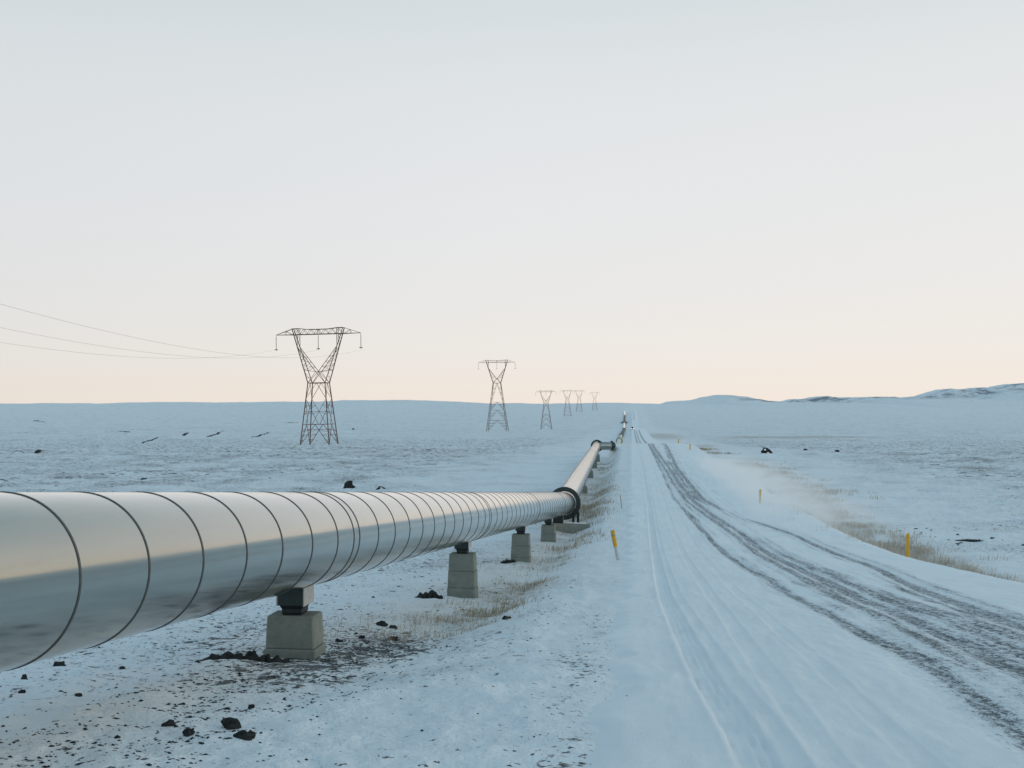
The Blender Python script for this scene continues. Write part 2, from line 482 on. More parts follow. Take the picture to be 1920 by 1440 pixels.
class MB:
    """collects bevelled boxes, bars, tubes and prisms into one mesh"""
    def __init__(self): self.v, self.f, self.sm = [], [], []
    def add(self, vs, fs, sm=False):
        b = len(self.v); self.v += [tuple(v) for v in vs]; self.f += [tuple(b + i for i in f) for f in fs]; self.sm += [sm] * len(fs)
    def bar(self, p, q, w, w2=None):
        p, q = Vector(p), Vector(q); d = q - p
        if d.length < 1e-6: return
        d.normalize(); up = Vector((0, 0, 1)) if abs(d.z) < 0.95 else Vector((1, 0, 0))
        a = d.cross(up).normalized() * w / 2; b = d.cross(a).normalized() * (w2 or w) / 2
        vs = [p+a+b, p-a+b, p-a-b, p+a-b, q+a+b, q-a+b, q-a-b, q+a-b]
        self.add(vs, [(0,1,2,3), (7,6,5,4), (0,4,5,1), (1,5,6,2), (2,6,7,3), (3,7,4,0)])
    def loft(self, secs, z0=0):
        """secs: list of (z, hx, hy) rectangular sections with chamfered corners"""
        n = 8; vs = []
        for z, hx, hy, c in secs:
            vs += [(hx-c, -hy, z), (hx, -hy+c, z), (hx, hy-c, z), (hx-c, hy, z), (-hx+c, hy, z), (-hx, hy-c, z), (-hx, -hy+c, z), (-hx+c, -hy, z)]
        fs = []
        for k in range(len(secs) - 1):
            for i in range(n):
                j = (i + 1) % n
                fs.append((k*n+i, k*n+j, (k+1)*n+j, (k+1)*n+i))
        fs.append(tuple(range(n))[::-1]); fs.append(tuple((len(secs)-1)*n + i for i in range(n)))
        self.add(vs, fs)
    def box(self, c, s, ch=0.01):
        x, y, z = c; hx, hy, hz = s[0]/2, s[1]/2, s[2]/2
        b = len(self.v)
        ch = min(ch, hx*0.4, hy*0.4, hz*0.4)
        self.loft([(-hz, hx-ch, hy-ch, ch), (-hz+ch, hx, hy, ch), (hz-ch, hx, hy, ch), (hz, hx-ch, hy-ch, ch)])
        for i in range(b, len(self.v)):
            v = self.v[i]; self.v[i] = (v[0]+x, v[1]+y, v[2]+z)
    def tube(self, p, q, r, n=8, r2=None, cap=True):
        p, q = Vector(p), Vector(q); d = (q - p).normalized()
        up = Vector((0, 0, 1)) if abs(d.z) < 0.95 else Vector((1, 0, 0))
        a = d.cross(up).normalized(); b = d.cross(a).normalized(); r2 = r if r2 is None else r2
        vs = [p + (a*math.cos(t)+b*math.sin(t))*r for t in [2*math.pi*i/n for i in range(n)]] + \
             [q + (a*math.cos(t)+b*math.sin(t))*r2 for t in [2*math.pi*i/n for i in range(n)]]
        self.add(vs, [(i, (i+1) % n, n+(i+1) % n, n+i) for i in range(n)], True)
        if cap: self.add(vs[:n], [tuple(range(n))[::-1]]); self.add(vs[n:], [tuple(range(n))])
    def mesh(self, name, mat):
        me = bpy.data.meshes.new(name)
        me.from_pydata([tuple(v) for v in self.v], [], self.f)
        me.polygons.foreach_set('use_smooth', self.sm)
        me.materials.append(mat); me.update()
        bm = bmesh.new(); bm.from_mesh(me); bmesh.ops.recalc_face_normals(bm, faces=bm.faces); bm.to_mesh(me); bm.free()
        return me
    def build(self, name, mat, parent=None, loc=None):
        return link(name, self.mesh(name, mat), parent, loc)

def gz(x, y): return float(ground_z(np.array([x]), np.array([y]))[0])

# ------------------------------------------------------------------ the ground: one sheet out past the skyline
def build_ground():
    fine = np.radians(np.linspace(-33, 33, 841))
    coarse = np.radians(np.linspace(33, 327, 150))[1:-1]
    ang = np.concatenate([fine, coarse]); nA = len(ang)
    rr = [0.7]
    while rr[-1] < 11000:
        r = rr[-1]
        g = 0.0105 if r < 120 else 0.0125
        if 2000 < r < 3700: g = 0.0085
        rr.append(r * (1 + g))
    rr = np.array(rr); nR = len(rr)
    A, Rr = np.meshgrid(ang, rr)
    X, Y = (np.sin(A) * Rr).ravel(), (np.cos(A) * Rr).ravel()
    Z = ground_z(X, Y) - 0.14 * in_road(X, Y, -0.30)      # the bed under the snowy road
    V = np.stack([X, Y, Z], 1)
    V = np.vstack([V, [[0, 0, gz(0, 0)]]])
    i = np.arange(nR - 1)[:, None] * nA; j = np.arange(nA)[None, :]; j2 = (j + 1) % nA
    q = np.stack([i + j, i + nA + j, i + nA + j2, i + j2], -1).reshape(-1, 4)
    c = len(V) - 1
    tri = np.stack([np.full(nA, c), np.arange(nA), (np.arange(nA) + 1) % nA], 1)
    # orientation: seen from above
    me = mesh_np('ground', V, [q[:, ::-1], tri[:, ::-1]], [M['ground']])
    x, y = V[:, 0], V[:, 1]; s = road_s(x, y); d = np.hypot(x, y)
    big = fbm(x / 24, y / 24, 71, 3)
    patch = fbm(x / 5.5, y / 5.5, 75, 3)
    sp = 0.30 + 0.26 * np.clip(patch + 0.2, -0.5, 1)
    sp = np.where((s > -3.3) & (s < 9.3), 0.25 + 0.20 * patch, sp)
    # churned gravel beside the pedestals
    band = np.exp(-((s + 4.1 + 0.45 * noise2(y / 3.0, y * 0, 81)) / 0.62)**2) * sstep(4.5, 6, y) * (1 - sstep(12.8, 17, y))
    sp = sp + 0.28 * band * np.clip(0.75 + 0.6 * patch, 0.2, 1.3)
    band = np.exp(-((s + 1.25 + 0.2 * noise2(y / 2.0, y * 0 + 5, 82)) / 0.26)**2) * (1 - sstep(13, 20, y))
    sp = sp + 0.36 * band * np.clip(0.6 + 0.9 * fbm(x / 1.4, y / 1.4, 77, 2), 0, 1.3)
    band = np.exp(-((s + 2.3) / 0.7)**2) * (1 - sstep(16, 30, y))
    sp = sp + 0.26 * band * np.clip(0.4 + 1.2 * patch, 0, 1.2)
    left = sstep(-4.6, -6.5, s) if False else 1 - sstep(-6.5, -4.6, s)
    sp = sp + 0.10 * left * (1 - sstep(50, 90, y))
    fieldness = np.clip(sstep(14, 30, np.abs(s - 3)), 0, 1)
    sp = sp + 0.19 * fieldness * sstep(40, 75, d) * (1 - sstep(140, 260, d))
    fattr(me, 'speck', np.clip(sp, 0, 1))
    sf = 0.82 + 0.20 * big
    sf = sf * sstep(55, 110, d) * (0.25 + 0.75 * fieldness)
    sf = sf + 0.25 * sstep(150, 260, d) * (1 - sstep(320, 520, d)) * fieldness
    sf = sf * (1 - 0.45 * sstep(900, 2600, d))
    fattr(me, 'speckfar', np.clip(sf, 0, 1))
    tan = 0.85 * np.exp(-((s + 3.45 + 0.35 * noise2(y / 4.0, y * 0 + 9, 83)) / 0.75)**2) * sstep(13, 17, y) * (1 - sstep(118, 150, y)) * np.clip(0.55 + 0.9 * patch, 0, 1)
    tan = tan + 0.9 * np.exp(-((s + 2.8) / 1.0)**2) * sstep(50, 57, y) * (1 - sstep(74, 96, y)) * np.clip(0.75 + 0.4 * patch, 0, 1)
    tan = tan + 0.32 * np.exp(-((s + 4.6) / 1.6)**2) * sstep(17, 20, y) * (1 - sstep(38, 48, y)) * np.clip(0.3 + 1.0 * patch, 0, 1)
    tan = tan + 0.80 * np.exp(-((s - 10.1) / 1.3)**2) * sstep(22, 28, y) * (1 - sstep(62, 80, y)) * np.clip(0.7 + 0.6 * patch, 0, 1)
    tan = tan + 1.25 * np.exp(-((s - 11.5) / 2.6)**2 - ((y - 104) / 20.0)**2) * np.clip(0.5 + 1.0 * patch + 0.6 * big, 0, 1)
    tan = tan + 1.6 * np.exp(-((s - 8.5 - (y - 170) * 0.09) / 3.4)**2) * sstep(165, 185, y) * (1 - sstep(290, 340, y)) * np.clip(0.7 + 0.6 * big, 0, 1)
    tan = tan + 1.5 * np.exp(-((s - 15) / 8.0)**2) * np.exp(-((y - 520) / 70.0)**2)
    tan = tan + 1.4 * np.exp(-((x - 113) / 14.0)**2 - ((y - 485) / 26.0)**2) + 0.9 * np.exp(-((x - 142) / 18.0)**2 - ((y - 495) / 20.0)**2) + 0.5 * np.exp(-((x - 165) / 60.0)**2 - ((y - 500) / 20.0)**2)
    tan = tan + 0.35 * np.exp(-((x + 6) / 16.0)**2 - ((y - 175) / 9.0)**2) + 0.3 * np.exp(-((x + 20) / 22.0)**2 - ((y - 210) / 10.0)**2)
    fattr(me, 'tan', np.clip(tan, 0, 1))
    cr = sstep(3375, 3400, y) * (1 - sstep(3470, 3500, y)) * sstep(650, 850, x) + 0.65 * sstep(3120, 3330, y) * (1 - sstep(3350, 3400, y)) * sstep(880, 960, x) * np.clip(0.35 + 1.2 * fbm(x / 120, y / 120, 66, 2), 0, 1)
    cr = np.maximum(cr * 0.9, 0.0)
    fattr(me, 'crag', cr)
    o = link('ground', me)
    tag(o, kind='structure')
    return o
build_ground()

# ------------------------------------------------------------------ the road: packed snow with wheel tracks
TA = [(0, 4.0), (13.7, 4.26), (17.8, 4.69), (23.1, 5.18), (31.8, 5.82), (41.8, 5.83), (47.9, 5.11), (53.4, 4.19), (59.7, 3.58), (65.3, 3.34), (77, 3.31), (93, 3.24), (117, 3.58), (150, 3.9), (400, 3.8), (2200, 3.8)]
TB = [(0, 2.5), (9.6, 2.77), (12.2, 2.98), (17.2, 3.24), (21.6, 3.44), (27.8, 3.61), (41.8, 3.74), (51.9, 3.28), (61.5, 2.79), (74.4, 2.61), (93, 2.54), (112, 2.36), (150, 2.15), (400, 2.2), (2200, 2.2)]
TC = [(0, 1.6), (7, 1.82), (9.9, 2.04), (13.7, 2.08), (24, 2.29), (34.7, 2.28), (46.6, 2.17), (58, 1.87), (67.4, 1.72), (82.8, 1.75), (112, 1.69), (150, 1.6), (400, 1.0), (2200, 1.0)]
TG = [(0, 0.0), (6.4, -0.01), (9.6, -0.10), (17.2, -0.15), (32, -0.02), (49, 0.12), (61, 0.19), (93, 0.21), (140, 0.0), (2200, 0.0)]
TH = [(0, 0.42), (6.4, 0.43), (11.5, 0.50), (18.4, 0.67), (29.9, 0.85), (44.3, 1.0), (80, 1.1), (140, 1.0), (2200, 1.0)]

def build_road():
    sl = np.concatenate([np.linspace(-1.35, -0.6, 16), np.linspace(-0.58, 2.4, 130), np.linspace(2.43, 6.4, 110), np.linspace(6.45, 8.6, 26)])
    ys = [-14.0]
    while ys[-1] < 2100:
        y = ys[-1]; ys.append(y + max(0.05, 0.006 * abs(y)))
    ys = np.array(ys)
    S, Yg = np.meshgrid(sl, ys)
    s, y = S.ravel(), Yg.ravel()
    s_par = s.copy()                                        # the ploughed edge wanders
    s = s + (0.42 * noise2(y / 1.7, y * 0 + 4, 84) + 0.16 * noise2(y / 0.45, y * 0 + 6, 85)) * (1 - sstep(-1.0, -0.3, s)) - 0.25 * (1 - sstep(-1.3, -0.9, s))
    x = s + 0.75 + 0.112 * y
    inside = in_road(x, y)
    z = ground_z(x, y)
    pc = lambda tab: pchip(tab)(y)
    wob = 0.05 * noise2(y / 6.0, y * 0, 91)
    def tr(tab, w, off=0.0): return np.exp(-((s - pc(tab) - off - wob) / w)**2)
    # relief: wheel grooves with pushed-up rims and a fine tread
    near = 1 - sstep(70, 160, y)
    def groove(tab, w, dep, off=0.0):
        u = (s - pc(tab) - off) / w
        g = -dep * (1 - sstep(0.7, 1.15, np.abs(u))) + (0.34 + 0.25 * noise2(y / 0.8, y * 0 + off + dep * 99, 90)) * dep * np.exp(-((np.abs(u) - 1.3) / 0.28)**2)
        g = g + 0.34 * dep * np.cos(u * math.pi * 3.5) * (np.abs(u) < 0.95) * (0.7 + 0.8 * noise2(y / 0.35, s * 9, 86))
        return g
    rel = groove(TG, 0.12, 0.026) + 0.5 * groove(TG, 0.10, 0.022, 0.20) + groove(TH, 0.10, 0.012) * 0.9 + 0.6 * groove(TH, 0.09, 0.012, 0.55 )
    rel = rel - 0.030 * np.clip(tr(TA, 0.20) + tr(TB, 0.26) + 0.7 * tr(TC, 0.2), 0, 1.0)
    rel = rel + 0.010 * fbm(s / 0.30, y / 1.3, 95, 3) + 0.020 * fbm(s / 1.1, y / 4.5, 97, 2) + 0.006 * fbm(s / 0.16, y / 0.22, 88, 2)
    z = z + rel * near * inside
    lift = 0.02 + 0.0009 * np.clip(y, 0, 2000)
    edge = sstep(-1.35, -0.75, s_par) * (1 - sstep(8.1, 8.6, s))
    z = z + lift * edge - (0.10 + 0.001 * np.clip(y, 0, 2000)) * (1 - edge)
    V = np.stack([x, y, z], 1)
    nS, nY = len(sl), len(ys)
    i = np.arange(nY - 1)[:, None] * nS; j = np.arange(nS - 1)[None, :]
    q = np.stack([i + j, i + j + 1, i + nS + j + 1, i + nS + j], -1).reshape(-1, 4)
    me = mesh_np('road', V, [q], [M['road']])
    uvmap(me, 'lane', np.stack([s, y], 1))
    breakA = 0.75 + 0.5 * noise2(y / 9.0, y * 0 + 3, 92)
    gap = 1 - 0.85 * np.exp(-((y - 53) / 4.0)**2)
    far1 = (1 - sstep(150, 160, y)); far2 = sstep(300, 320, y) * (1 - sstep(640, 690, y)); far3 = sstep(1450, 1500, y)
    rng = np.clip(far1 + far2 + far3, 0, 1)
    b = 1.35 * tr(TA, 0.14) * (0.5 + 0.5 * breakA) * gap + 0.25 * tr(TA, 0.5) * gap + 0.75 * tr(TA, 0.10, -0.34) * (0.6 + 0.7 * noise2(y / 6.0, y * 0 + 31, 98)) * gap
    b = b + 0.60 * tr(TA, 0.16, 0.42) * (1 - sstep(38, 50, y))
    b = b + 0.22 * tr(TB, 0.7) + 0.95 * tr(TB, 0.18) * (0.8 + 0.4 * noise2(y / 7.0, y * 0 + 8, 93)) + 0.62 * tr(TB, 0.16, -0.42) * sstep(4, 22, y) + 0.55 * tr(TB, 0.22, 0.5) * (1 - sstep(26, 50, y))
    b = b + 0.18 * tr(TC, 0.5) + 0.85 * tr(TC, 0.14) * (0.7 + 0.5 * noise2(y / 5.0, y * 0 + 12, 94))
    mid = sstep(1.7, 2.3, s) * (1 - sstep(4.3, 5.2, s - 0.0))
    rib = 0.62 + 0.38 * np.cos((s - pc(TB)) * 6.28318 / 0.36 + 0.8 * noise2(y / 4.0, y * 0, 87))
    b = b + 0.52 * mid * rib * (1 - sstep(14, 40, y)) * np.clip(0.8 + 0.9 * fbm(s / 0.7, y / 2.2, 96, 3), 0, 1.4)
    b = b + 0.50 * mid * rib * sstep(14, 40, y) * (1 - sstep(150, 160, y)) * np.clip(0.55 + 0.9 * fbm(s / 0.5, y / 7.0, 99, 3), 0, 1.3)
    b = b * rng
    b = b + 0.6 * (tr(TA, 0.5) + tr(TC, 0.5)) * far2
    fattr(me, 'bare', np.clip(b * 0.96 + 0.07 * sstep(1.5, 2.0, s) * (1 - sstep(4.6, 5.6, s - 0.6 * sstep(14, 30, y))) * rng, 0, 0.92))
    pk = np.clip(np.exp(-((s - pc(TG) - 0.08) / 0.24)**2) * 0.8 + np.exp(-((s - pc(TH) - 0.3) / 0.45)**2) * 0.35, 0, 1)
    fattr(me, 'packed', pk)
    o = link('road', me)
    tag(o, kind='structure')
    return o
build_road()

# ------------------------------------------------------------------ the pipeline
PR = 0.55
def cyl_section(name, p, q, seams, parent, mat='clad', R=PR, n=96, k0=0, seam_h=0.006, seam_w=0.0095):
    """one straight run of clad pipe; the seam bands are ridges in its own mesh"""
    p, q = Vector(p), Vector(q); L = (q - p).length; d = (q - p) / L
    a = d.cross(Vector((0, 0, 1))).normalized(); b = a.cross(d).normalized()
    V, F, FM, UV, SH = [], [], [], [], []
    th = np.linspace(0, 2 * math.pi, n + 1)
    ring = np.outer(np.cos(th), np.array(a)) + np.outer(np.sin(th), np.array(b))
    P, D = np.array(p), np.array(d)
    def strip(t0, r0, t1, r1, m, sh):
        base = len(V) * (n + 1)
        V.append(P + D * t0 + ring * r0); V.append(P + D * t1 + ring * r1)
        for t in (t0, t1): UV.append(np.stack([th / 6.2832 * 6.0 + sh * 3.1, np.full(n + 1, t + 7.7 * sh)], 1)); SH.append(np.full(n + 1, sh))
        i = np.arange(n)
        F.append(np.stack([base + i, base + i + 1, base + n + 1 + i + 1, base + n + 1 + i], 1)); FM.append(np.full(n, m))
    cuts = [0.0] + [s for s in seams if 0.03 < s < L - 0.03] + [L]
    rnd = random.Random(k0 + 5)
    for k in range(len(cuts) - 1):
        t0, t1 = cuts[k], cuts[k + 1]; sh = rnd.random()
        a0 = t0 + (seam_w if k else 0); a1 = t1 - (seam_w if k < len(cuts) - 2 else 0)
        strip(a0, R, a1, R, 0, sh)
        if k < len(cuts) - 2:
            c, w, h = t1, seam_w, seam_h
            strip(c - w, R - 0.001, c - w * 0.75, R + h, 1, sh)
            strip(c - w * 0.75, R + h, c + w * 0.75, R + h, 1, sh)
            strip(c + w * 0.75, R + h, c + w, R - 0.001, 1, sh)
    for t, s in ((0.0, -1), (L, 1)):
        base = len(V) * (n + 1)
        V.append(P + D * t + ring * R); UV.append(np.zeros((n + 1, 2))); SH.append(np.zeros(n + 1))
        V.append(np.repeat((P + D * t)[None], n + 1, 0)); UV.append(np.zeros((n + 1, 2))); SH.append(np.zeros(n + 1))
        i = np.arange(n); f = np.stack([base + i, base + i + 1, base + n + 1 + i], 1)
        F.append(f); FM.append(np.full(n, 1))
    me = mesh_np(name, np.concatenate(V), F, [M[mat], M['seam']], True, np.concatenate(FM))
    uvmap(me, 'wrap', np.concatenate(UV)); fattr(me, 'sheet', np.concatenate(SH))
    bm = bmesh.new(); bm.from_mesh(me); bmesh.ops.recalc_face_normals(bm, faces=bm.faces); bm.to_mesh(me); bm.free()
    return link(name, me, parent)

def collar(name, c, d, R, w, parent, mat='collar', rin=None):
    c, d = Vector(c), Vector(d).normalized()
    a = d.cross(Vector((0, 0, 1))).normalized(); b = a.cross(d).normalized(); n = 64
    rin = rin or R - 0.22
    prof = [(-w/2, rin), (-w/2, R - 0.02), (-w/2 + 0.02, R), (w/2 - 0.02, R), (w/2, R - 0.02), (w/2, rin)]
    mb = MB(); vs = []
    for t, r in prof:
        vs += [c + d * t + (a * math.cos(6.28318530718 * i / n) + b * math.sin(6.28318530718 * i / n)) * r for i in range(n)]
    fs = []
    for k in range(len(prof)):
        k2 = (k + 1) % len(prof)
        for i in range(n):
            j = (i + 1) % n
            fs.append((k*n+i, k*n+j, k2*n+j, k2*n+i))
    mb.add(vs, fs)
    return mb.build(name, M[mat], parent)

def p1(y): return Vector((-4.0587 + 0.12674 * y, y, EYE - 0.55337 - 0.07857 * y))
pipe = empty('pipeline', (0, 0, 0))
tag(pipe, 'long silver metal clad pipeline with dark ring seams running beside the snowy road', 'pipeline')
A0, A1 = p1(-14.0), p1(52.2)
B1 = Vector((11.05, 139.0, EYE - 4.93))
L1 = (A1 - A0).length; yl = L1 / 66.2
seams = []
base_y = 13.10
for g in range(-3, 4):
    y0 = base_y + 11.0 * g
    seams.append(y0 - 0.25)
    for k in range(12): seams.append(y0 + 0.9167 * k)
seams = sorted((y + 14.0) * yl for y in seams if -13.8 < y < 50.6)
cyl_section('pipe_section', A0, A1, seams, pipe, k0=1)
dirB = (B1 - A1).normalized(); L2 = (B1 - A1).length
s2 = []
t = 1.1
while t < L2 - 1.0:
    s2.append(t); t += 0.9167
cyl_section('pipe_section', A1, B1, s2, pipe, k0=2, seam_h=0.006, seam_w=0.022)
dA = (A1 - A0).normalized()
collar('collar', A1 + dirB * 0.05, (dA + dirB), 0.80, 0.34, pipe)
collar('collar', B1 - dirB * 0.05, dirB, 0.80, 0.36, pipe)
# expansion loop: short leg to the right at the crest, then on along the road
C1 = B1 + Vector((1.95, 0.35, 0.02))
cyl_section('pipe_section', B1, C1, [0.95], pipe, k0=3)
collar('collar', C1, C1 - B1, 0.64, 0.24, pipe)
C1b = Vector((17.9, 186.0, EYE - 8.2))
cyl_section('pipe_section', C1, C1b, [], pipe, 'palepipe', n=48, k0=4)
def tp(u, y, h=0.85): return Vector((u * y, y, gz(u * y, y) + h))
run = [(C1b, None)]
pts = [tp(0.1005, 348), tp(0.1022, 490), tp(0.1050, 690), tp(0.1051, 1180, 1.4), tp(0.1052, 1390, 1.4), tp(0.1056, 1650), tp(0.1059, 1900, 1.6)]
cyl_section('pipe_section', C1b, pts[0], [], pipe, 'palepipe', n=32, k0=5)
mats = ['palepipe', 'brownpipe', 'clad', 'clad', 'brownpipe', 'clad']
rads = [0.62, 0.80, 0.75, 0.9, 1.25, 1.0]
for k in range(6):
    o = cyl_section('pipe_section', pts[k], pts[k + 1], [], pipe, mats[k], n=32, k0=6 + k, R=rads[k])
    if mats[k] == 'brownpipe': o['label'] = 'dark bare stretch of the pipeline far up the valley'
for k in (0, 1, 2): collar('collar', pts[k], (pts[k + 1] - pts[k]), 1.05, 0.7, pipe)
mb = MB()
c = pts[4]
mb.bar(c + Vector((-5.2, 0, 0.2)), c + Vector((5.2, 0, 0.2)), 1.1, 0.9)
mb.bar(c + Vector((-2.6, 0, -1.6)), c + Vector((-2.6, 0, 1.5)), 0.7); mb.bar(c + Vector((2.6, 0, -1.6)), c + Vector((2.6, 0, 1.5)), 0.7)
mb.bar(c + Vector((-2.6, 0, 1.4)), c + Vector((2.6, 0, 1.4)), 0.6)
mb.build('anchor_frame', M['brownpipe'], pipe)

# ------------------------------------------------------------------ pedestals
def pedestal_mesh(h, w=0.545, dp=0.36):
    """tapering cast concrete block with a joint line every 0.37 m"""
    mb = MB(); secs = []; z = 0.0; c = 0.018
    grow = 0.085
    secs.append((0.0, w/2 - 0.012, dp/2 - 0.012, c)); secs.append((-0.014, w/2, dp/2, c))
    step = 0.365; z = -step
    f = lambda zz: (w/2 + grow * 0.5 * (-zz) , dp/2 + grow * 0.35 * (-zz))
    while z > -h + 0.05:
        a, b = f(z + 0.008), f(z - 0.008)
        secs.append((z + 0.008, a[0], a[1], c)); secs.append((z + 0.005, a[0] - 0.016, a[1] - 0.016, c))
        secs.append((z - 0.005, b[0] - 0.016, b[1] - 0.016, c)); secs.append((z - 0.008, b[0] + 0.006, b[1] + 0.006, c))
        z -= step
    a = f(-h); secs.append((-h, a[0], a[1], c))
    mb.loft(secs[::-1])
    return mb
def saddle(parent, top, zb):
    """bolted steel saddle between pipe and block; top/zb relative to the parent"""
    h = top - zb
    mb = MB(); mb.box((0, 0, zb + 0.115 + (h - 0.115) / 2), (0.30, 0.34, h - 0.115), 0.006)
    sb = mb.build('saddle_beam', M['collar'], parent)
    for sx in (-1, 1):
        m2 = MB(); m2.box((sx * 0.158, 0, zb + 0.115 + (h - 0.115) / 2), (0.016, 0.36, h - 0.105), 0.003)
        m2.build('side_plate', M['galv'], sb)
    mb = MB(); mb.loft([(zb - 0.004, 0.105, 0.11, 0.01), (zb + 0.03, 0.12, 0.12, 0.01), (zb + 0.07, 0.12, 0.12, 0.01), (zb + 0.118, 0.145, 0.15, 0.01)])
    mb.build('bearing_pad', M['black'], parent)
PED = [(12.33, 'low concrete block under the pipe, nearest the camera, dark soil at its foot'),
       (23.5, 'tall three course concrete pedestal under the pipe, dark earth clods at its left foot'),
       (34.3, 'mid sized concrete pedestal under the pipe, third from the camera'),
       (43.8, 'small concrete pedestal under the pipe just before the cross beam')]
ang1 = -math.atan(0.12674); ang2 = -math.atan(0.0978)
def pedestal(pos, rz, label, below, drop=0.235):
    x, y, zpipe = pos
    zt = zpipe - PR - drop
    o = empty('pipe_support', (x, y, zt), rz)
    tag(o, label, 'pipe support', 'concrete supports under the pipeline')
    h = zt - gz(x, y) + below
    pedestal_mesh(h).build('concrete_block', M['concrete'], o)
    saddle(o, drop + 0.045, 0.0)
    return o
for k, (y, lab) in enumerate(PED):
    c = p1(y); o = pedestal((c.x, c.y, c.z), ang1, lab, 0.35, 0.29 if k == 0 else 0.235)
    if k == 0:
        mb = MB(); mb.box((0, 0, -0.425), (0.615, 0.42, 0.11), 0.015); mb.build('base_slab', M['concrete'], o)
P2L = ['concrete pedestal beside the black steel legs at the bend of the pipe',
       'concrete pedestal under the far pipe run, first one beyond the bend', 'concrete pedestal under the far pipe run, between two others at mid length',
       'concrete pedestal under the far pipe run, second before the crest', 'concrete pedestal under the far pipe run, closest to the collar at the crest']
for y, lab in zip((56.5, 75.5, 94.5, 113, 131), P2L):
    f = (y - 52.2) / (139 - 52.2); c = A1.lerp(B1, f)
    pedestal((c.x + 0.20, c.y, c.z), ang2, lab, 0.35)
# bend anchor: a concrete cross beam with a saddle, and the black legs below the collar
c = p1(48.6)
o = empty('anchor_support', (c.x, c.y, c.z - PR - 0.26), ang1)
tag(o, 'grey cross beam with saddle under the pipe, snow on top, just before the dark collar', 'pipe support')
mb = MB(); mb.loft([(-0.42, 0.95, 0.20, 0.02), (-0.40, 0.97, 0.22, 0.02), (-0.05, 0.97, 0.22, 0.02), (-0.03, 0.95, 0.20, 0.02)])
for i in range(len(mb.v)): mb.v[i] = (mb.v[i][0] + 0.45, mb.v[i][1] + 0.35 * (mb.v[i][0]), mb.v[i][2] - 0.055 * (mb.v[i][0] + 0.4))
bm_ = mb.build('cross_beam', M['concrete'], o)
mb = MB(); mb.box((0.5, 0.18, -0.045), (1.5, 0.30, 0.05), 0.02)
for i in range(len(mb.v)): mb.v[i] = (mb.v[i][0], mb.v[i][1] + 0.35 * (mb.v[i][0] - 0.3), mb.v[i][2] - 0.055 * (mb.v[i][0] + 0.4) + 0.022)
mb.build('snow_cover', M['cap'], bm_)
mb = MB(); mb.box((0.0, 0, 0.13), (0.46, 0.42, 0.34), 0.01); mb.build('saddle_beam', M['black'], o)
c = A1 + dirB * 0.05
g = gz(c.x + 0.6, c.y)
o = empty('collar_stand', (c.x, c.y, g), ang2)
tag(o, 'pair of black steel legs holding the dark collar at the bend of the pipe', 'steel stand')
for sx, sy in ((0.44, -0.16), (0.66, 0.16), (-0.55, 0.0)):
    mb = MB(); mb.bar((sx, sy, -0.4), (sx, sy, c.z - g - 0.42), 0.15, 0.12); mb.bar((sx, sy, -0.02), (sx, sy, 0.01), 0.3); mb.build('leg', M['black'], o)

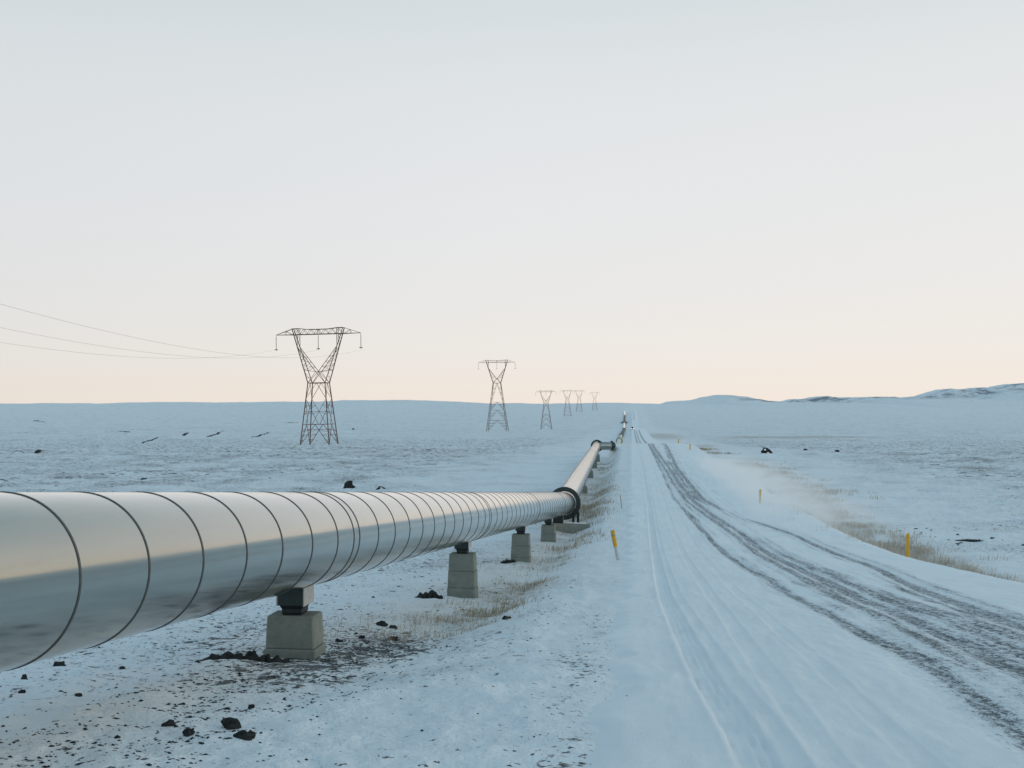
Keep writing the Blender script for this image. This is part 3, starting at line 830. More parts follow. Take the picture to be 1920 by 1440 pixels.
# ------------------------------------------------------------------ lattice pylons
def pylon_meshes(body_h, bw, bd, tag_):
    """bw/bd: half width and half depth of the base"""
    ww, wd = 2.30, 1.75                      # half width/depth at the waist
    LEG, BR = 0.20, 0.095
    body, top, arm = MB(), MB(), MB()
    zW = body_h
    def corner(sx, sy, z):
        f = z / zW
        return Vector((sx * (bw + (ww - bw) * f), sy * (bd + (wd - bd) * f), z))
    zs = [0.0, 0.33 * zW, zW] if body_h < 20 else [0.0, 0.22 * zW, 0.43 * zW, 0.60 * zW, zW]
    for sx in (-1, 1):
        for sy in (-1, 1):
            body.bar(corner(sx, sy, -0.8), corner(sx, sy, zW), LEG)
    for z in zs[1:]:
        cs = [corner(-1, -1, z), corner(1, -1, z), corner(1, 1, z), corner(-1, 1, z)]
        for k in range(4): body.bar(cs[k], cs[(k + 1) % 4], BR * 1.2)
    faces = [((-1, -1), (1, -1)), ((1, -1), (1, 1)), ((1, 1), (-1, 1)), ((-1, 1), (-1, -1))]
    for fa, fb in faces:
        for k in range(len(zs) - 1):
            z0, z1 = zs[k], zs[k + 1]
            if body_h < 20 and k == 1:
                # long X from the waist centre down to the belt, secondary bracing to the legs
                m = (corner(*fa, z1) + corner(*fb, z1)) / 2
                zc = z0 + 0.62 * (z1 - z0)
                body.bar(m, corner(*fa, zc), BR); body.bar(m, corner(*fb, zc), BR)
                a, b = corner(*fa, z0), corner(*fb, z0); ma = (a + b) / 2
                body.bar(corner(*fa, zc), ma.lerp(b, 0.25), BR); body.bar(corner(*fb, zc), ma.lerp(a, 0.25), BR)
                for f in (0.25, 0.5, 0.75):
                    za = z0 + f * (zc - z0)
                    pa = corner(*fa, zc).lerp(ma.lerp(b, 0.25), 1 - f); pb = corner(*fb, zc).lerp(ma.lerp(a, 0.25), 1 - f)
                    if f > 0.4:
                        body.bar(corner(*fa, za), pa, BR * 0.7); body.bar(corner(*fb, za), pb, BR * 0.7)
                        body.bar(corner(*fa, za - 0.12 * (zc - z0)), pa, BR * 0.7); body.bar(corner(*fb, za - 0.12 * (zc - z0)), pb, BR * 0.7)
            else:
                m = (corner(*fa, z1) + corner(*fb, z1)) / 2
                a, b = corner(*fa, z0), corner(*fb, z0)
                body.bar(m, a, BR * 1.2); body.bar(m, b, BR * 1.2)
                for leg, foot in ((fa, a), (fb, b)):
                    for f in (0.25, 0.5, 0.75):
                        q = foot.lerp(m, f); zl = z0 + f * (z1 - z0)
                        body.bar(corner(*leg, zl), q, BR * 0.7); body.bar(corner(*leg, zl - 0.12 * (z1 - z0)), q, BR * 0.7)
    # V frame: outer legs from the waist corners, inner legs from the centre node
    H = zW + 14.2
    zN = zW + 2.9
    def outer(sx, sy, z):
        f = (z - zW) / (H - zW)
        return Vector((sx * (ww + (6.85 - ww) * f), sy * (wd + (0.62 - wd) * f), z))
    zK = zW + 9.4
    for sx in (-1, 1):
        for sy in (-1, 1):
            top.bar(outer(sx, sy, zW), outer(sx, sy, H), LEG * 0.95)
            N = Vector((sx * 0.35, sy * (wd * 0.72), zN)); K = outer(sx, sy, zK)
            top.bar(N, K, BR * 1.35)
            top.bar(N, outer(sx, sy, zW), BR); top.bar(Vector((sx * 0.35, sy * wd * 0.72, zN)), outer(-sx, sy, zW), BR)
            # zigzag between outer and inner legs
            prev = outer(sx, sy, zN + 0.4); top.bar(N, prev, BR)
            for k in range(1, 5):
                f = k / 5.0
                q = N.lerp(K, f); o_ = outer(sx, sy, zN + 0.4 + (zK - zN - 0.4) * f)
                top.bar(q, o_, BR * 0.75); top.bar(prev, q, BR * 0.75); prev = o_
            # upper inner strut to the crossarm
            top.bar(K, Vector((sx * 5.15, sy * 0.62, H - 0.1)), BR * 1.2)
            q1 = K.lerp(Vector((sx * 5.15, sy * 0.62, H - 0.1)), 0.5); top.bar(q1, outer(sx, sy, zK + 1.2), BR * 0.7); top.bar(q1, outer(sx, sy, zK + 3.2), BR * 0.7)
        for z in (zW + 1.5, zN + 0.4, zN + 3.2, zK, zK + 2.2):
            top.bar(outer(sx, -1, z), outer(sx, 1, z), BR * 0.8)
        zz = [zW, zN, zN + 2.6, zK]
        for k in range(3): top.bar(outer(sx, -1 if k % 2 else 1, zz[k]), outer(sx, 1 if k % 2 else -1, zz[k + 1]), BR * 0.7)
        top.bar(Vector((sx * 0.35, -wd * 0.72, zN)), Vector((sx * 0.35, wd * 0.72, zN)), BR)
    cs = [outer(-1, -1, zW), outer(1, -1, zW), outer(1, 1, zW), outer(-1, 1, zW)]
    for k in range(4): top.bar(cs[k], cs[(k + 1) % 4], LEG * 0.95)
    # crossarm: two chords, zigzag web, pointed ends
    zb, zt = H - 1.6, H - 0.05
    for sy in (-0.62, 0.62):
        arm.bar((-7.3, sy, zb), (7.3, sy, zb), LEG * 0.85); arm.bar((-6.8, sy, zt), (-5.0, sy, zt), LEG * 0.7); arm.bar((5.0, sy, zt), (6.8, sy, zt), LEG * 0.7)
        arm.bar((-5.0, sy, zt), (-2.6, sy, zt - 0.28), BR * 1.2); arm.bar((-2.6, sy, zt - 0.28), (2.6, sy, zt - 0.28), BR * 1.3); arm.bar((2.6, sy, zt - 0.28), (5.0, sy, zt), BR * 1.2)
        xs = np.linspace(-6.6, 6.6, 15)
        for k in range(14):
            za, zb2 = (zb, zt - 0.2) if k % 2 == 0 else (zt - 0.2, zb)
            arm.bar((xs[k], sy, za), (xs[k + 1], sy, zb2), BR * 0.75)
        arm.bar((0, sy, zb), (0, sy, zt - 0.25), BR)
        for sx in (-1, 1):
            tip = (sx * 11.4, 0, zb + 0.05)
            arm.bar((sx * 7.3, sy, zb), tip, LEG * 0.7); arm.bar((sx * 6.8, sy, zt), tip, BR)
            arm.bar((sx * 8.9, sy * 0.62, zb), (sx * 8.6, sy * 0.6, zt - 0.62), BR * 0.7); arm.bar((sx * 6.9, sy, zb), (sx * 8.6, sy * 0.6, zt - 0.62), BR * 0.7)
    for x in np.linspace(-6.6, 6.6, 9): arm.bar((x, -0.62, zb), (x, 0.62, zb), BR * 0.7)
    s = MB()
    s.tube((0, 0, 0), (0, 0, -0.35), 0.03, 6)
    for k in range(22):
        z = -0.35 - k * 0.15; s.tube((0, 0, z), (0, 0, z - 0.09), 0.05, 8, 0.125); s.tube((0, 0, z - 0.09), (0, 0, z - 0.15), 0.05, 8)
    y_ = MB(); y_.bar((-0.45, 0, -3.75), (0.45, 0, -3.75), 0.16); y_.bar((0, 0, -3.64), (0, 0, -3.9), 0.2); y_.bar((0, -0.4, -3.86), (0, 0.4, -3.86), 0.12)
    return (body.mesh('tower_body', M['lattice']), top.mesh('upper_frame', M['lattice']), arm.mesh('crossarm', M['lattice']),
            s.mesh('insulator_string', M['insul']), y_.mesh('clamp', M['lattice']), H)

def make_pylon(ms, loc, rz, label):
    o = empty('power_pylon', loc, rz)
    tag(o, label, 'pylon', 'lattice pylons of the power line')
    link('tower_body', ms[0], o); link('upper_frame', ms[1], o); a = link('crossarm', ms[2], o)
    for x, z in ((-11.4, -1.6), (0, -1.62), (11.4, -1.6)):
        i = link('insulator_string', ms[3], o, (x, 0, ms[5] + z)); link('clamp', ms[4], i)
    return o
def copy_tree(o, parent=None):
    c = o.copy(); COL.objects.link(c)
    if parent: c.parent = parent
    for ch in list(o.children): copy_tree(ch, c)
    return c
PYL = [(-49.6, 275.0, 'large lattice pylon with splayed steel legs, nearest and biggest of the row'),
       (-8.9, 656.0, 'tall narrow lattice pylon, second in the row, above the pipe run'),
       (38.0, 1182.0, 'small distant lattice pylon, third in the row and standing alone on the slope'),
       (86.5, 1660.0, 'tiny distant pylon, first of the pair with crossarms nearly touching'),
       (124.5, 1974.0, 'tiny distant pylon, second of the pair with crossarms nearly touching'),
       (178.5, 2300.0, 'faintest and farthest pylon, on the skyline beside the road')]
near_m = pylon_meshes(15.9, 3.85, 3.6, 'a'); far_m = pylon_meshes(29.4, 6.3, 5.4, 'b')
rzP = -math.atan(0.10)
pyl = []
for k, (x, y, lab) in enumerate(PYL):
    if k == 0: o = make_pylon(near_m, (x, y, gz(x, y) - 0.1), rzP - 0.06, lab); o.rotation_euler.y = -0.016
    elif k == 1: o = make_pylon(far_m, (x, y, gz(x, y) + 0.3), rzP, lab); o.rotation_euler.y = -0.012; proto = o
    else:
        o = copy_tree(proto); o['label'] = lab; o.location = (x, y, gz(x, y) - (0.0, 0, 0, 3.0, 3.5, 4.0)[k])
    pyl.append(o)

# ------------------------------------------------------------------ conductors
def wire_mesh(pts, r):
    mb = MB()
    for a, b in zip(pts[:-1], pts[1:]): mb.tube(a, b, r, 5, cap=False)
    return mb
names = ['conductor wire sagging in from the upper sky, highest of the three', 'conductor wire in the middle of the three sagging across the sky', 'lowest of the three conductor wires sagging across the sky']
for off, lab in zip((11.4, 0.0, -11.4), names):
    pts = []
    for y in np.linspace(-6, 275, 58):
        xx = -49.6 - 0.1 * (275 - y) + off * 0.995
        zz = EYE + 9.15 + 5.25e-4 * (y - 175)**2 + (0.75 * ((y - 175) / 100)**2 if y > 175 else 0)
        pts.append((xx, y + off * 0.1 * -1, zz - 0.05))
    o = wire_mesh(pts, 0.016).build('power_line', M['wire']); tag(o, lab, 'power line', 'conductors of the power line')

# ------------------------------------------------------------------ roadside posts
def plank_post(name, loc, h, w, th, lean, label, bands, group='yellow roadside marker posts', slant=0.03):
    o = empty(name, loc, 0.0); o.rotation_euler = (0.0, lean, -0.1)
    tag(o, label, 'marker post', group)
    for part, z0, z1, ww, mt in bands:
        mb = MB()
        sl = slant if z1 >= h - 1e-6 else 0.0
        secs = 10
        # half round section, hollow at the back
        n = 9; vs = []
        for z, s in ((z0, 0), (z1, 1)):
            for i in range(n):
                a = math.pi * i / (n - 1)
                xx = ww / 2 * math.cos(a); vs.append((xx, -th * math.sin(a), z + (sl * (xx / ww) if s else 0)))
        for z, s in ((z0, 0), (z1, 1)):
            for i in range(n):
                a = math.pi * i / (n - 1)
                xx = (ww / 2 - 0.006) * math.cos(a); vs.append((xx, -(th - 0.006) * math.sin(a) + 0.004, z + (sl * (xx / ww) if s else 0)))
        fs = []
        for i in range(n - 1):
            fs += [(i, i+1, n+i+1, n+i), (2*n+i+1, 2*n+i, 3*n+i, 3*n+i+1), (n+i, n+i+1, 3*n+i+1, 3*n+i), (i+1, i, 2*n+i, 2*n+i+1)]
        fs += [(0, n, 3*n, 2*n), (n-1, 3*n-1, 4*n-1, 2*n-1)]
        mb.add(vs, fs); mb.build(part, M[mt], o)
    return o
x, y = 3.20, 32.24
plank_post('marker_post', (x, y, gz(x, y) - 0.02), 0.93, 0.118, 0.035, -0.19, 'leaning yellow marker post with pale lower half, left of the road near the pipe',
           [('stem', -0.25, 0.43, 0.105, 'paleplast'), ('yellow_sleeve', 0.42, 0.93, 0.125, 'yellow'), ('reflector', 0.74, 0.80, 0.128, 'reflector')])
x, y = 13.42, 36.3
plank_post('marker_post', (x, y, gz(x, y) - 0.02), 0.98, 0.112, 0.035, 0.012, 'upright all yellow marker post on the right road edge among pale grass',
           [('stem', -0.25, 0.98, 0.112, 'yellow'), ('reflector', 0.50, 0.515, 0.115, 'reflector')], slant=0.06)
x, y = 13.75, 59.3
plank_post('marker_post', (x, y, gz(x, y) - 0.02), 0.85, 0.115, 0.035, 0.03, 'pale yellow marker post half hidden in the blown snow',
           [('stem', -0.25, 0.85, 0.115, 'yellow')])
x, y = 21.75, 130.5
plank_post('marker_post', (x, y, gz(x, y) - 0.05), 0.95, 0.15, 0.04, 0.02, 'small yellow marker post near the crest, standing in front of the white bank',
           [('stem', -0.25, 0.95, 0.15, 'yellow')])
x, y = 25.9, 166.0
plank_post('marker_post', (x, y, EYE - 5.62), 0.80, 0.16, 0.04, -0.02, 'farthest small yellow marker post, at the tip of the brown grass strip by the crest',
           [('stem', -0.9, 0.80, 0.16, 'yellow')])
x, y = 5.89, 57.0
mb = MB(); mb.tube((0, 0, -0.3), (-0.12, 0, 0.72), 0.026, 8)
o = mb.build('snow_stake', M['stake'], None, (x, y, gz(x, y))); tag(o, 'thin pale leaning stake in the snow left of the road', 'stake')

# ------------------------------------------------------------------ rocks
def rock_bm(bm, seed, sx, sy, sz, c=(0, 0, 0), sub=2, jag=0.32):
    rnd = random.Random(seed)
    ofs = Vector((rnd.uniform(-50, 50), rnd.uniform(-50, 50), rnd.uniform(-50, 50)))
    from mathutils import noise as mn
    r = bmesh.ops.create_icosphere(bm, subdivisions=sub, radius=1.0)
    planes = [(Vector((rnd.gauss(0, 1), rnd.gauss(0, 1), rnd.gauss(0, 0.8))).normalized(), rnd.uniform(0.55, 0.85)) for _ in range(7)]
    rot = Matrix.Rotation(rnd.uniform(0, 6.28), 3, 'Z')
    for v in r['verts']:
        p = v.co.copy()
        for n, d in planes:
            k = p.dot(n)
            if k > d: p -= n * (k - d)
        p *= 1 + jag * mn.noise(v.co * 1.3 + ofs) + 0.5 * jag * mn.noise(v.co * 3.1 + ofs)
        p = rot @ p if False else p
        v.co = Vector((p.x * sx, p.y * sy, p.z * sz)) + Vector(c)
def rock(name, label, cat, x, y, w, h, seed, depth=None, group='dark stones lying in the snow', sink=0.3, cap=None, scale=1.0):
    bm = bmesh.new(); depth = depth or w * 0.75
    w, depth, h = w * scale, depth * scale, h * scale * (0.86 if name == 'stone' else 0.72)
    rock_bm(bm, seed, w * 0.62, depth * 0.62, h * 0.95, (0, 0, h * (0.45 - sink)), 3, 0.55)
    me = bpy.data.meshes.new(name); bm.to_mesh(me); bm.free(); me.materials.append(M['rock'])
    o = link(name, me, None, (x, y, gz(x, y))); tag(o, label, cat, group)
    if cap:
        bm = bmesh.new()
        bm.free()
        for (cx, cy, cz, rx, ry, rz_) in cap:
            bm = bmesh.new(); rock_bm(bm, seed + 77, rx, ry, rz_, (cx, cy, cz), 2, 0.15)
            me = bpy.data.meshes.new('snow_patch'); bm.to_mesh(me); bm.free(); me.materials.append(M['cap']); me.polygons.foreach_set('use_smooth', [True] * len(me.polygons))
            link('snow_patch', me, o)
    return o
RK = [(-2.00, 7.64, .155, .10, 3, 'dark pyramid shaped stone, largest of the cluster in the near snow'),
      (-1.78, 7.14, .165, .062, 4, 'low flat dark stone, lowest in the photo of the near cluster'),
      (-2.17, 7.24, .10, .055, 5, 'small rounded dark stone between the pyramid shaped one and the curved one'),
      (-2.41, 7.54, .115, .055, 6, 'dark curved stone at the left end of the near cluster'),
      (-2.02, 8.30, .065, .048, 8, 'small dark stone directly behind the pyramid shaped one'),
      (-1.98, 16.4, .17, .10, 12, 'forked dark stone beside the patch of reddish grass'),
      (-1.78, 16.1, .14, .07, 13, 'thin broken dark stone right of the forked one'),
      (-1.62, 14.6, .19, .085, 14, 'arched dark stone at the edge of the brown grass'),
      (-1.98, 14.1, .10, .06, 15, 'small dark wedge shaped stone left of the arched one'),
      (-2.22, 13.74, .10, .065, 16, 'small dark triangular stone just right of the low concrete block'),
      (-0.08, 16.42, .14, .06, 17, 'slim dark stone alone on the smooth snow bank left of the road'),
      (-4.73, 11.2, .15, .08, 18, 'dark stone partly hidden by the underside of the pipe'),
      (-4.62, 10.16, .085, .075, 19, 'dark stone touching the pipe outline, left edge of the photo'),
      (-4.12, 9.02, .075, .045, 20, 'small dark stone in open snow under the near pipe, left edge'),
      (-4.0, 11.0, .07, .04, 21, 'little dark stone under the pipe, right of the half hidden one'),
      (-3.62, 8.95, .075, .035, 22, 'little bent dark stone in the snow above the gravel'),
      (9.2, 12.35 + 14.0, .001, .001, 23, '')]
for x, y, w, h, sd_, lab in RK:
    if lab: rock('stone', lab, 'stone', x, y, w, h, sd_, scale=0.76)
rock('boulder', 'jagged black boulder standing behind the pipe, the bigger of two', 'boulder', -12.2, 80.2, .86, .62, 31, 0.7, 'dark boulders on the snow field')
rock('boulder', 'black boulder with a white snow patch on its front, behind the pipe', 'boulder', -9.58, 78.4, .50, .36, 32, 0.4, 'dark boulders on the snow field', 0.3, [(0.0, -0.15, 0.10, 0.14, 0.09, 0.08)])
rock('boulder', 'large dark boulder with snow patches alone on the right hand field', 'boulder', 37.0, 155.0, 1.35, 1.15, 33, 0.9, 'dark boulders on the snow field', 0.3,
     [(-0.34, -0.40, 0.58, 0.2, 0.22, 0.14), (0.05, -0.46, 0.12, 0.22, 0.2, 0.14)])
rock('boulder', 'dark boulder beyond the large one, higher up the right field', 'boulder', 47.8, 174.0, .75, .42, 34, 0.6, 'dark boulders on the snow field')
rock('boulder', 'dark rounded boulder right of the large snow patched one', 'boulder', 50.2, 165.0, .55, .42, 35, 0.5, 'dark boulders on the snow field')
rock('boulder', 'dark boulder on the left field above the near pipe', 'boulder', -32.0, 93.0, .42, .26, 36, 0.35, 'dark boulders on the snow field')
rock('boulder', 'low grey slab of rock right of the yellow post, flat in the field', 'boulder', 19.4, 45.3, .85, .07, 37, 0.5, 'dark boulders on the snow field', 0.35)
rock('stone', 'tiny black stone on the right road edge beside the tall frosted grass', 'stone', 11.35, 24.6, .075, .05, 38)

def mound(name, pts, w, h, seed, n, gaps=0.0):
    """one jagged strip of dark rock or soil along a line, sunk into the snow where it pinches out"""
    rnd = random.Random(seed)
    P = [Vector((p[0], p[1], 0)) for p in pts]
    seg = [(b - a).length for a, b in zip(P[:-1], P[1:])]; tot = sum(seg)
    x0, y0 = pts[0]; z0 = gz(x0, y0)
    m = 9; V = []; F = []
    ph = rnd.uniform(0, 99)
    for k in range(n):
        d = tot * k / (n - 1); j = 0
        while j < len(seg) - 1 and d > seg[j]: d -= seg[j]; j += 1
        c = P[j].lerp(P[j + 1], min(1, d / seg[j])); t = (P[j + 1] - P[j]).normalized(); nn = Vector((-t.y, t.x, 0))
        f = k / (n - 1); env = (4 * f * (1 - f)) ** 0.45
        q = noise2(np.array([f * n * 0.16 + ph]), np.array([seed * 1.7]), 7)[0]; q2 = noise2(np.array([f * n * 0.36 + ph]), np.array([seed * 2.3]), 9)[0]
        hh = h * max(-0.25, env * (0.72 + 0.45 * q + 0.12 * q2) - gaps * max(0, -q) * 0.8)
        ww = w * (0.45 + 0.5 * env * (0.8 + 0.7 * q2)); off = w * 0.5 * q
        for i in range(m):
            a = -1 + 2 * i / (m - 1); e = max(0.0, 1 - abs(a) ** 1.7)
            jit = rnd.uniform(-0.15, 0.15)
            x, y = c.x + nn.x * (a * ww + off) + t.x * jit * w * 0.4, c.y + nn.y * (a * ww + off) + t.y * jit * w * 0.4
            V.append((x - x0, y - y0, gz(x, y) - z0 - 0.12 * h + max(-0.2 * h, hh) * e * (1 + 1.1 * jit)))
    for k in range(n - 1):
        for i in range(m - 1): F.append((k*m+i, k*m+i+1, (k+1)*m+i+1, (k+1)*m+i))
    me = bpy.data.meshes.new(name); me.from_pydata(V, [], F); me.materials.append(M['rock']); me.update()
    bm = bmesh.new(); bm.from_mesh(me); bmesh.ops.recalc_face_normals(bm, faces=bm.faces); bm.to_mesh(me); bm.free()
    return link(name, me, None, (x0, y0, z0))
def ledge(pts, h, seed, label):
    n = int(30 + 12 * len(pts))
    o = mound('rock_outcrop', pts, h * 1.0, h * 0.55, seed, n, 1.1); tag(o, label, 'rock outcrop', 'lava outcrops in the left snow field')
for pts_, h, sd_, lab in [
    ([(-158.7, 506), (-167.3, 544), (-182, 600)], 1.1, 51, 'dark lava outcrop line on the left slope, second from the near pylon'),
    ([(-146, 506), (-156, 558), (-179, 665)], 1.0, 52, 'dark slanting lava outcrop on the left slope, middle one of three'),
    ([(-120, 493), (-134, 571), (-139, 616)], 0.9, 53, 'dark slanting lava outcrop closest to the near pylon on its left'),
    ([(-125.7, 360), (-131.5, 387), (-145.8, 441)], 0.5, 54, 'long thin dark outcrop below the others on the left slope'),
    ([(-302, 1406), (-284.8, 1425)], 1.7, 55, 'small far dark outcrop level with the crossing of the near pylon legs'),
    ([(-656, 1459), (-623, 1425)], 2.0, 56, 'dark outcrop high on the far left slope'),
    ([(-214.7, 585), (-213.6, 598), (-222, 600)], 0.9, 57, 'clumped dark outcrop left of the slanting ones'),
    ([(-75.8, 170), (-79, 178), (-80.6, 183)], 0.45, 58, 'short dark outcrop low at the left edge above the near pipe'),
    ([(-107.5, 729), (-135, 900), (-150, 1050)], 1.2, 59, 'dark outcrop between the near pylon and the second pylon')]:
    ledge(pts_, h, sd_, lab)

def clod(label, x, y, L, W, h, seed, n=9):
    a = 0.12
    o = mound('earth_heap', [(x - L / 2, y - a * L / 2), (x, y + 0.02), (x + L / 2, y + a * L / 2)], W * 0.5, h * 1.0, seed, 34, 0.0)
    tag(o, label, 'earth heap', 'dark earth heaps at the feet of the concrete supports')
clod('long low heap of dark earth lying left of the low concrete block', -3.12, 11.72, .72, .30, .15, 61)
clod('dark earth clods heaped against the front corner of the low concrete block', -2.70, 11.80, .50, .24, .13, 62)
clod('lumpy dark earth heap at the left foot of the tall concrete pedestal', -1.78, 22.9, .62, .36, .24, 63, 8)
clod('small dark earth heap at the left foot of the third pedestal', -0.12, 34.0, .50, .30, .16, 64, 7)

# ------------------------------------------------------------------ loose gravel that has come through the snow
def build_gravel():
    rs = np.random.RandomState(3)
    def pick(n, s0, ss, y0, y1, dens):
        y = y0 + (y1 - y0) * rs.rand(n) ** 0.85; s = s0 + ss * rs.randn(n)
        x = s + 0.75 + 0.112 * y
        d = dens(x, y, s); k = rs.rand(n) < d
        return x[k], y[k]
    cl = lambda sc, sd_: (lambda x, y, s: np.clip(0.35 + 1.1 * fbm(x / sc, y / sc, sd_, 3), 0, 1))
    out = []
    for n, s0, ss, y0, y1, sc, r0, r1 in [(9500, -4.1, .55, 4.8, 14, .38, .004, .021), (260, -5.4, 1.6, 5.5, 16, 1.5, .010, .030), (900, -1.28, .16, 4.8, 15, .35, .004, .011),
                                          (420, -2.4, .6, 6, 26, .9, .006, .018), (700, -7.0, 1.8, 12, 34, 1.6, .010, .042), (300, -4.4, 1.0, 14, 40, 1.4, .012, .040),
                                          (60, 9.2, .2, 20, 40, 1.0, .015, .04), (70, 13.5, 1.2, 43, 51, 1.0, .05, .14)]:
        x, y = pick(n, s0, ss, y0, y1, cl(sc, 101 + int(s0 * 7) % 50))
        r = r0 + (r1 - r0) * rs.rand(len(x)) ** 2.2
        out.append((x, y, r))
    x = np.concatenate([o[0] for o in out]); y = np.concatenate([o[1] for o in out]); r = np.concatenate([o[2] for o in out])
    z = ground_z(x, y)
    n = len(x)
    pat = np.array([(1, 0, 0), (.4, .9, .05), (-.6, .75, 0), (-1, -.1, .05), (-.3, -.9, 0), (.7, -.7, .05), (.15, .1, .75), (-.25, -.2, .6)])
    V = np.repeat(pat[None], n, 0) * (1 + 0.5 * (rs.rand(n, 8, 3) - 0.5))
    V[:, :, 0] *= (0.8 + 1.7 * rs.rand(n) ** 2)[:, None]; V[:, :, 2] *= 0.75
    a = 1.1 + 0.7 * rs.randn(n) - 0.9; ca, sa = np.cos(a)[:, None], np.sin(a)[:, None]
    X = V[:, :, 0] * ca - V[:, :, 1] * sa; Y = V[:, :, 0] * sa + V[:, :, 1] * ca
    V = np.stack([X, Y, V[:, :, 2]], -1) * r[:, None, None]
    V += np.stack([x, y, z - 0.15 * r], -1)[:, None, :]
    tri = [(0, 1, 6), (1, 2, 6), (2, 7, 6), (2, 3, 7), (3, 4, 7), (4, 5, 7), (5, 6, 7), (5, 0, 6)]
    F = (np.arange(n)[:, None, None] * 8 + np.array(tri)[None]).reshape(-1, 3)
    me = mesh_np('gravel', V.reshape(-1, 3), [F], [M['rock']], False)
    o = link('gravel', me); tag(o, 'dark gravel poking through the snow beside the concrete supports', 'gravel', None, 'stuff')
build_gravel()

# ------------------------------------------------------------------ withered grass
def build_grass(name, label, bands, seed):
    rs = np.random.RandomState(seed)
    P, Hh, Wd, Fr = [], [], [], []
    for n, s0, ss, y0, y1, hmin, hmax, w, frost, sc, per, bias in bands:
        y = y0 + (y1 - y0) * rs.rand(n); s = s0 + ss * rs.randn(n)
        x = s + 0.75 + 0.112 * y
        k = rs.rand(n) < np.clip(bias + 1.25 * fbm(x / sc, y / sc, seed + 31, 2), 0, 1)
        x, y = x[k], y[k]
        for q in range(per):
            sp = 0.09 * (1 + y / 60)
            P.append(np.stack([x + sp * rs.randn(len(x)), y + sp * rs.randn(len(x))], 1))
            Hh.append(hmin + (hmax - hmin) * rs.rand(len(x)) ** 1.5); Wd.append(np.full(len(x), w)); Fr.append(np.clip(frost + 0.28 * rs.randn(len(x)), 0, 1))
    P = np.concatenate(P); H = np.concatenate(Hh); W = np.concatenate(Wd); Fr = np.concatenate(Fr); n = len(P)
    z = ground_z(P[:, 0], P[:, 1]) - 0.02
    a = rs.rand(n) * 6.283; lean = 0.15 + 0.75 * rs.rand(n) ** 1.2; la = rs.randn(n) * 0.9 + 0.3
    dx, dy = np.cos(la) * lean * H, np.sin(la) * lean * H
    wx, wy = np.cos(a) * W / 2, np.sin(a) * W / 2
    b0 = np.stack([P[:, 0] - wx, P[:, 1] - wy, z], 1); b1 = np.stack([P[:, 0] + wx, P[:, 1] + wy, z], 1)
    m0 = np.stack([P[:, 0] - wx * .7 + dx * .4, P[:, 1] - wy * .7 + dy * .4, z + H * .62], 1); m1 = np.stack([P[:, 0] + wx * .7 + dx * .4, P[:, 1] + wy * .7 + dy * .4, z + H * .62], 1)
    t = np.stack([P[:, 0] + dx, P[:, 1] + dy, z + H * (1 - 0.35 * lean)], 1)
    V = np.stack([b0, b1, m1, m0, t], 1).reshape(-1, 3)
    i = np.arange(n) * 5
    me = mesh_np(name, V, [np.stack([i, i+1, i+2, i+3], 1), np.stack([i+3, i+2, i+4], 1)], [M['grass']], False)
    fattr(me, 'frost', np.repeat(Fr, 5))
    o = link(name, me); tag(o, label, 'grass', None, 'stuff')
#            n     s0    ss    y0  y1  hmin hmax  w    frost sc per bias
build_grass('dry_grass', 'withered brown grass along the foot of the road bank beside the pipe', [
    (620, -3.55, .35, 14, 21, .05, .18, .007, .25, 1.3, 9, .12),
    (950, -3.30, .32, 19, 40, .06, .24, .010, .22, 1.6, 9, .12),
    (420, -4.6, .9, 14, 36, .05, .18, .008, .45, 1.2, 8, -.02),
    (1100, -3.2, .65, 40, 74, .08, .32, .018, .25, 3.0, 8, .30),
    (500, -3.7, .7, 74, 135, .08, .30, .03, .45, 6.0, 6, .10),
    (60, -5.2, .6, 14.5, 18, .08, .20, .006, .10, .8, 10, -.1)], 5)
build_grass('dry_grass', 'pale frosted grass along the verge on the far side of the road', [
    (2000, 9.6, .55, 22, 42, .14, .42, .012, .66, 1.6, 10, .50),
    (1600, 9.6, .9, 38, 66, .12, .36, .018, .58, 2.4, 9, .45),
    (2400, 11.3, 1.7, 66, 124, .10, .36, .032, .14, 6.0, 7, .30),
    (500, 10.5, 1.6, 150, 200, .2, .45, .07, .05, 20.0, 6, .40)], 6)

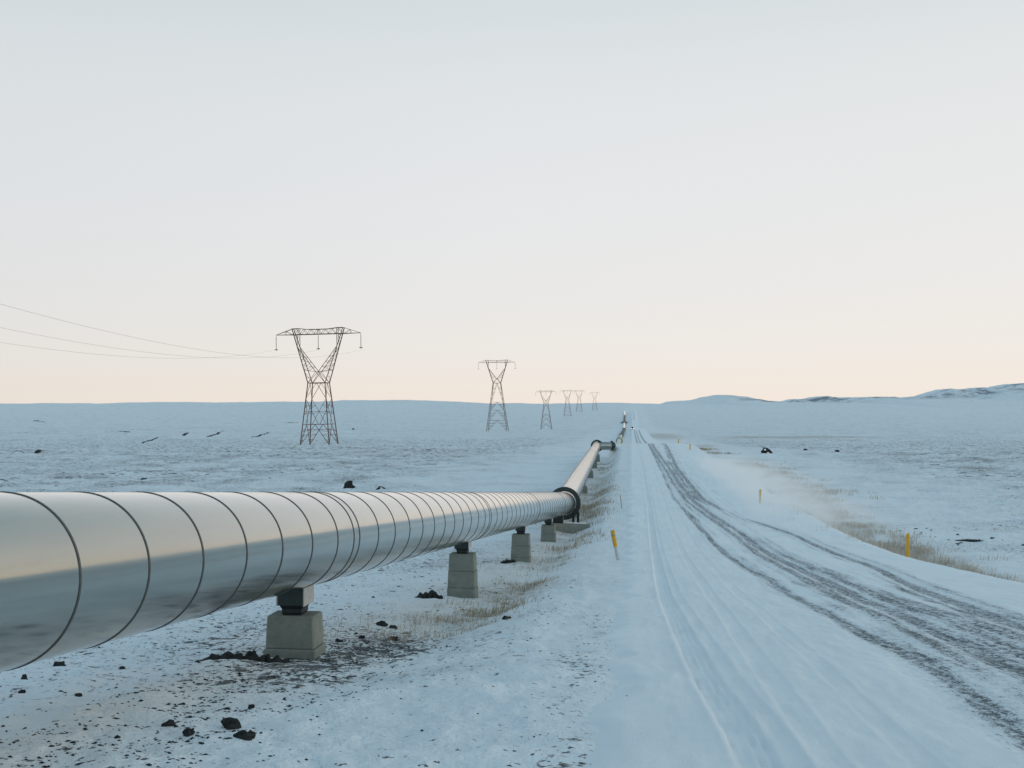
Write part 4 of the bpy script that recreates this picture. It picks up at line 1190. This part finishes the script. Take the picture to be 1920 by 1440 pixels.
# ------------------------------------------------------------------ the oncoming car, far down the road
def build_car(x, y, rz):
    z = gz(x, y) + 0.02 + 0.0009 * y
    o = empty('car', (x, y, z), rz)
    tag(o, 'small dark car with lit headlights driving towards us on the far snowy road', 'car')
    mb = MB()
    # lower body: lofted along x (width) sections in z
    mb.loft([(0.28, 0.86, 2.20, 0.12), (0.45, 0.93, 2.28, 0.16), (0.80, 0.95, 2.26, 0.20), (0.98, 0.90, 2.10, 0.24)])
    mb.loft([(0.97, 0.84, 1.55, 0.12), (1.05, 0.82, 1.48, 0.12), (1.60, 0.68, 1.10, 0.10), (1.70, 0.60, 0.95, 0.10)])
    mb.build('body', M['carpaint'], o)
    mb = MB(); mb.add([(-0.66, -1.44, 1.08), (0.66, -1.44, 1.08), (0.56, -1.13, 1.56), (-0.56, -1.13, 1.56)], [(0, 1, 2, 3)])
    mb.add([(-0.66, -1.40, 1.06), (0.66, -1.40, 1.06), (0.56, -1.09, 1.54), (-0.56, -1.09, 1.54)], [(3, 2, 1, 0)])
    for i in range(len(mb.v)): mb.v[i] = (mb.v[i][0], mb.v[i][1] - 0.05, mb.v[i][2])
    mb.build('windscreen', M['glass'], o)
    for sx in (-1, 1):
        mb = MB(); mb.box((sx * 0.66, -2.27, 0.72), (0.34, 0.08, 0.20), 0.02); mb.build('headlight', M['lamp'], o)
        mb = MB(); mb.box((sx * 1.00, -1.15, 1.05), (0.20, 0.12, 0.15), 0.02); mb.build('wing_mirror', M['carpaint'], o)
        for sy in (-1.35, 1.38):
            mb = MB(); mb.tube((sx * 0.70, sy, 0.34), (sx * 0.94, sy, 0.34), 0.34, 24)
            w = mb.build('wheel', M['tyre'], o)
            mb = MB(); mb.tube((sx * 0.93, sy, 0.34), (sx * 0.955, sy, 0.34), 0.20, 16); mb.build('rim', M['galv'], w)
    mb = MB(); mb.box((0, -2.285, 0.66), (0.72, 0.03, 0.18), 0.01); mb.build('grille', M['glass'], o)
    mb = MB(); mb.box((0, -2.29, 0.46), (0.52, 0.02, 0.11), 0.004); mb.build('number_plate', M['paleplast'], o)
build_car(0.1127 * 690 , 690, -math.atan(0.112))

# ------------------------------------------------------------------ powder snow blowing off the road
def build_spindrift(name, label, s0, y0, sx, sy, sz, zc, dens, seedv):
    x0 = s0 + 0.75 + 0.112 * y0
    bm = bmesh.new(); bmesh.ops.create_cube(bm, size=1.0)
    for v in bm.verts: v.co = Vector((v.co.x * sx, v.co.y * sy, v.co.z * sz))
    me = bpy.data.meshes.new(name); bm.to_mesh(me); bm.free()
    t = NT('blown_snow'); t.n.remove(t.b)
    gen = t.node('ShaderNodeTexCoord').outputs['Generated']
    sp = t.node('ShaderNodeSeparateXYZ'); t.l.new(gen, sp.inputs[0])
    nz = t.noise(t.mapping(t.obj(), (0.55, 0.22, 0.9)), 1.0, 4, 0.6, 0.5)
    d = t.smooth(nz, 0.34, 0.70)
    ex = t.math('MULTIPLY', t.smooth(sp.outputs[0], 0.0, 0.15), t.smooth(sp.outputs[0], 1.0, 0.15))
    ey = t.math('MULTIPLY', t.smooth(sp.outputs[1], 0.0, 0.30), t.smooth(sp.outputs[1], 1.0, 0.6))
    ez = t.math('POWER', t.smooth(sp.outputs[2], 1.0, 0.12), 1.6)
    d = t.math('MULTIPLY', t.math('MULTIPLY', d, ex), t.math('MULTIPLY', ey, ez))
    v = t.node('ShaderNodeVolumePrincipled')
    v.inputs['Color'].default_value = (0.985, 0.99, 0.995, 1); v.inputs['Anisotropy'].default_value = 0.2
    t.l.new(t.math('MULTIPLY', d, dens), v.inputs['Density'])
    t.l.new(v.outputs[0], t.out.inputs['Volume'])
    me.materials.append(t.m)
    o = link(name, me, None, (x0, y0, zc)); o.rotation_euler = (0, 0, -math.atan(0.112))
    tag(o, label, 'blown snow', None, 'stuff')
build_spindrift('blown_snow', 'veil of powder snow drifting off the right road edge over the grass', 8.8, 76.0, 8.0, 72.0, 2.1, EYE - 4.85, 1.1, 0)
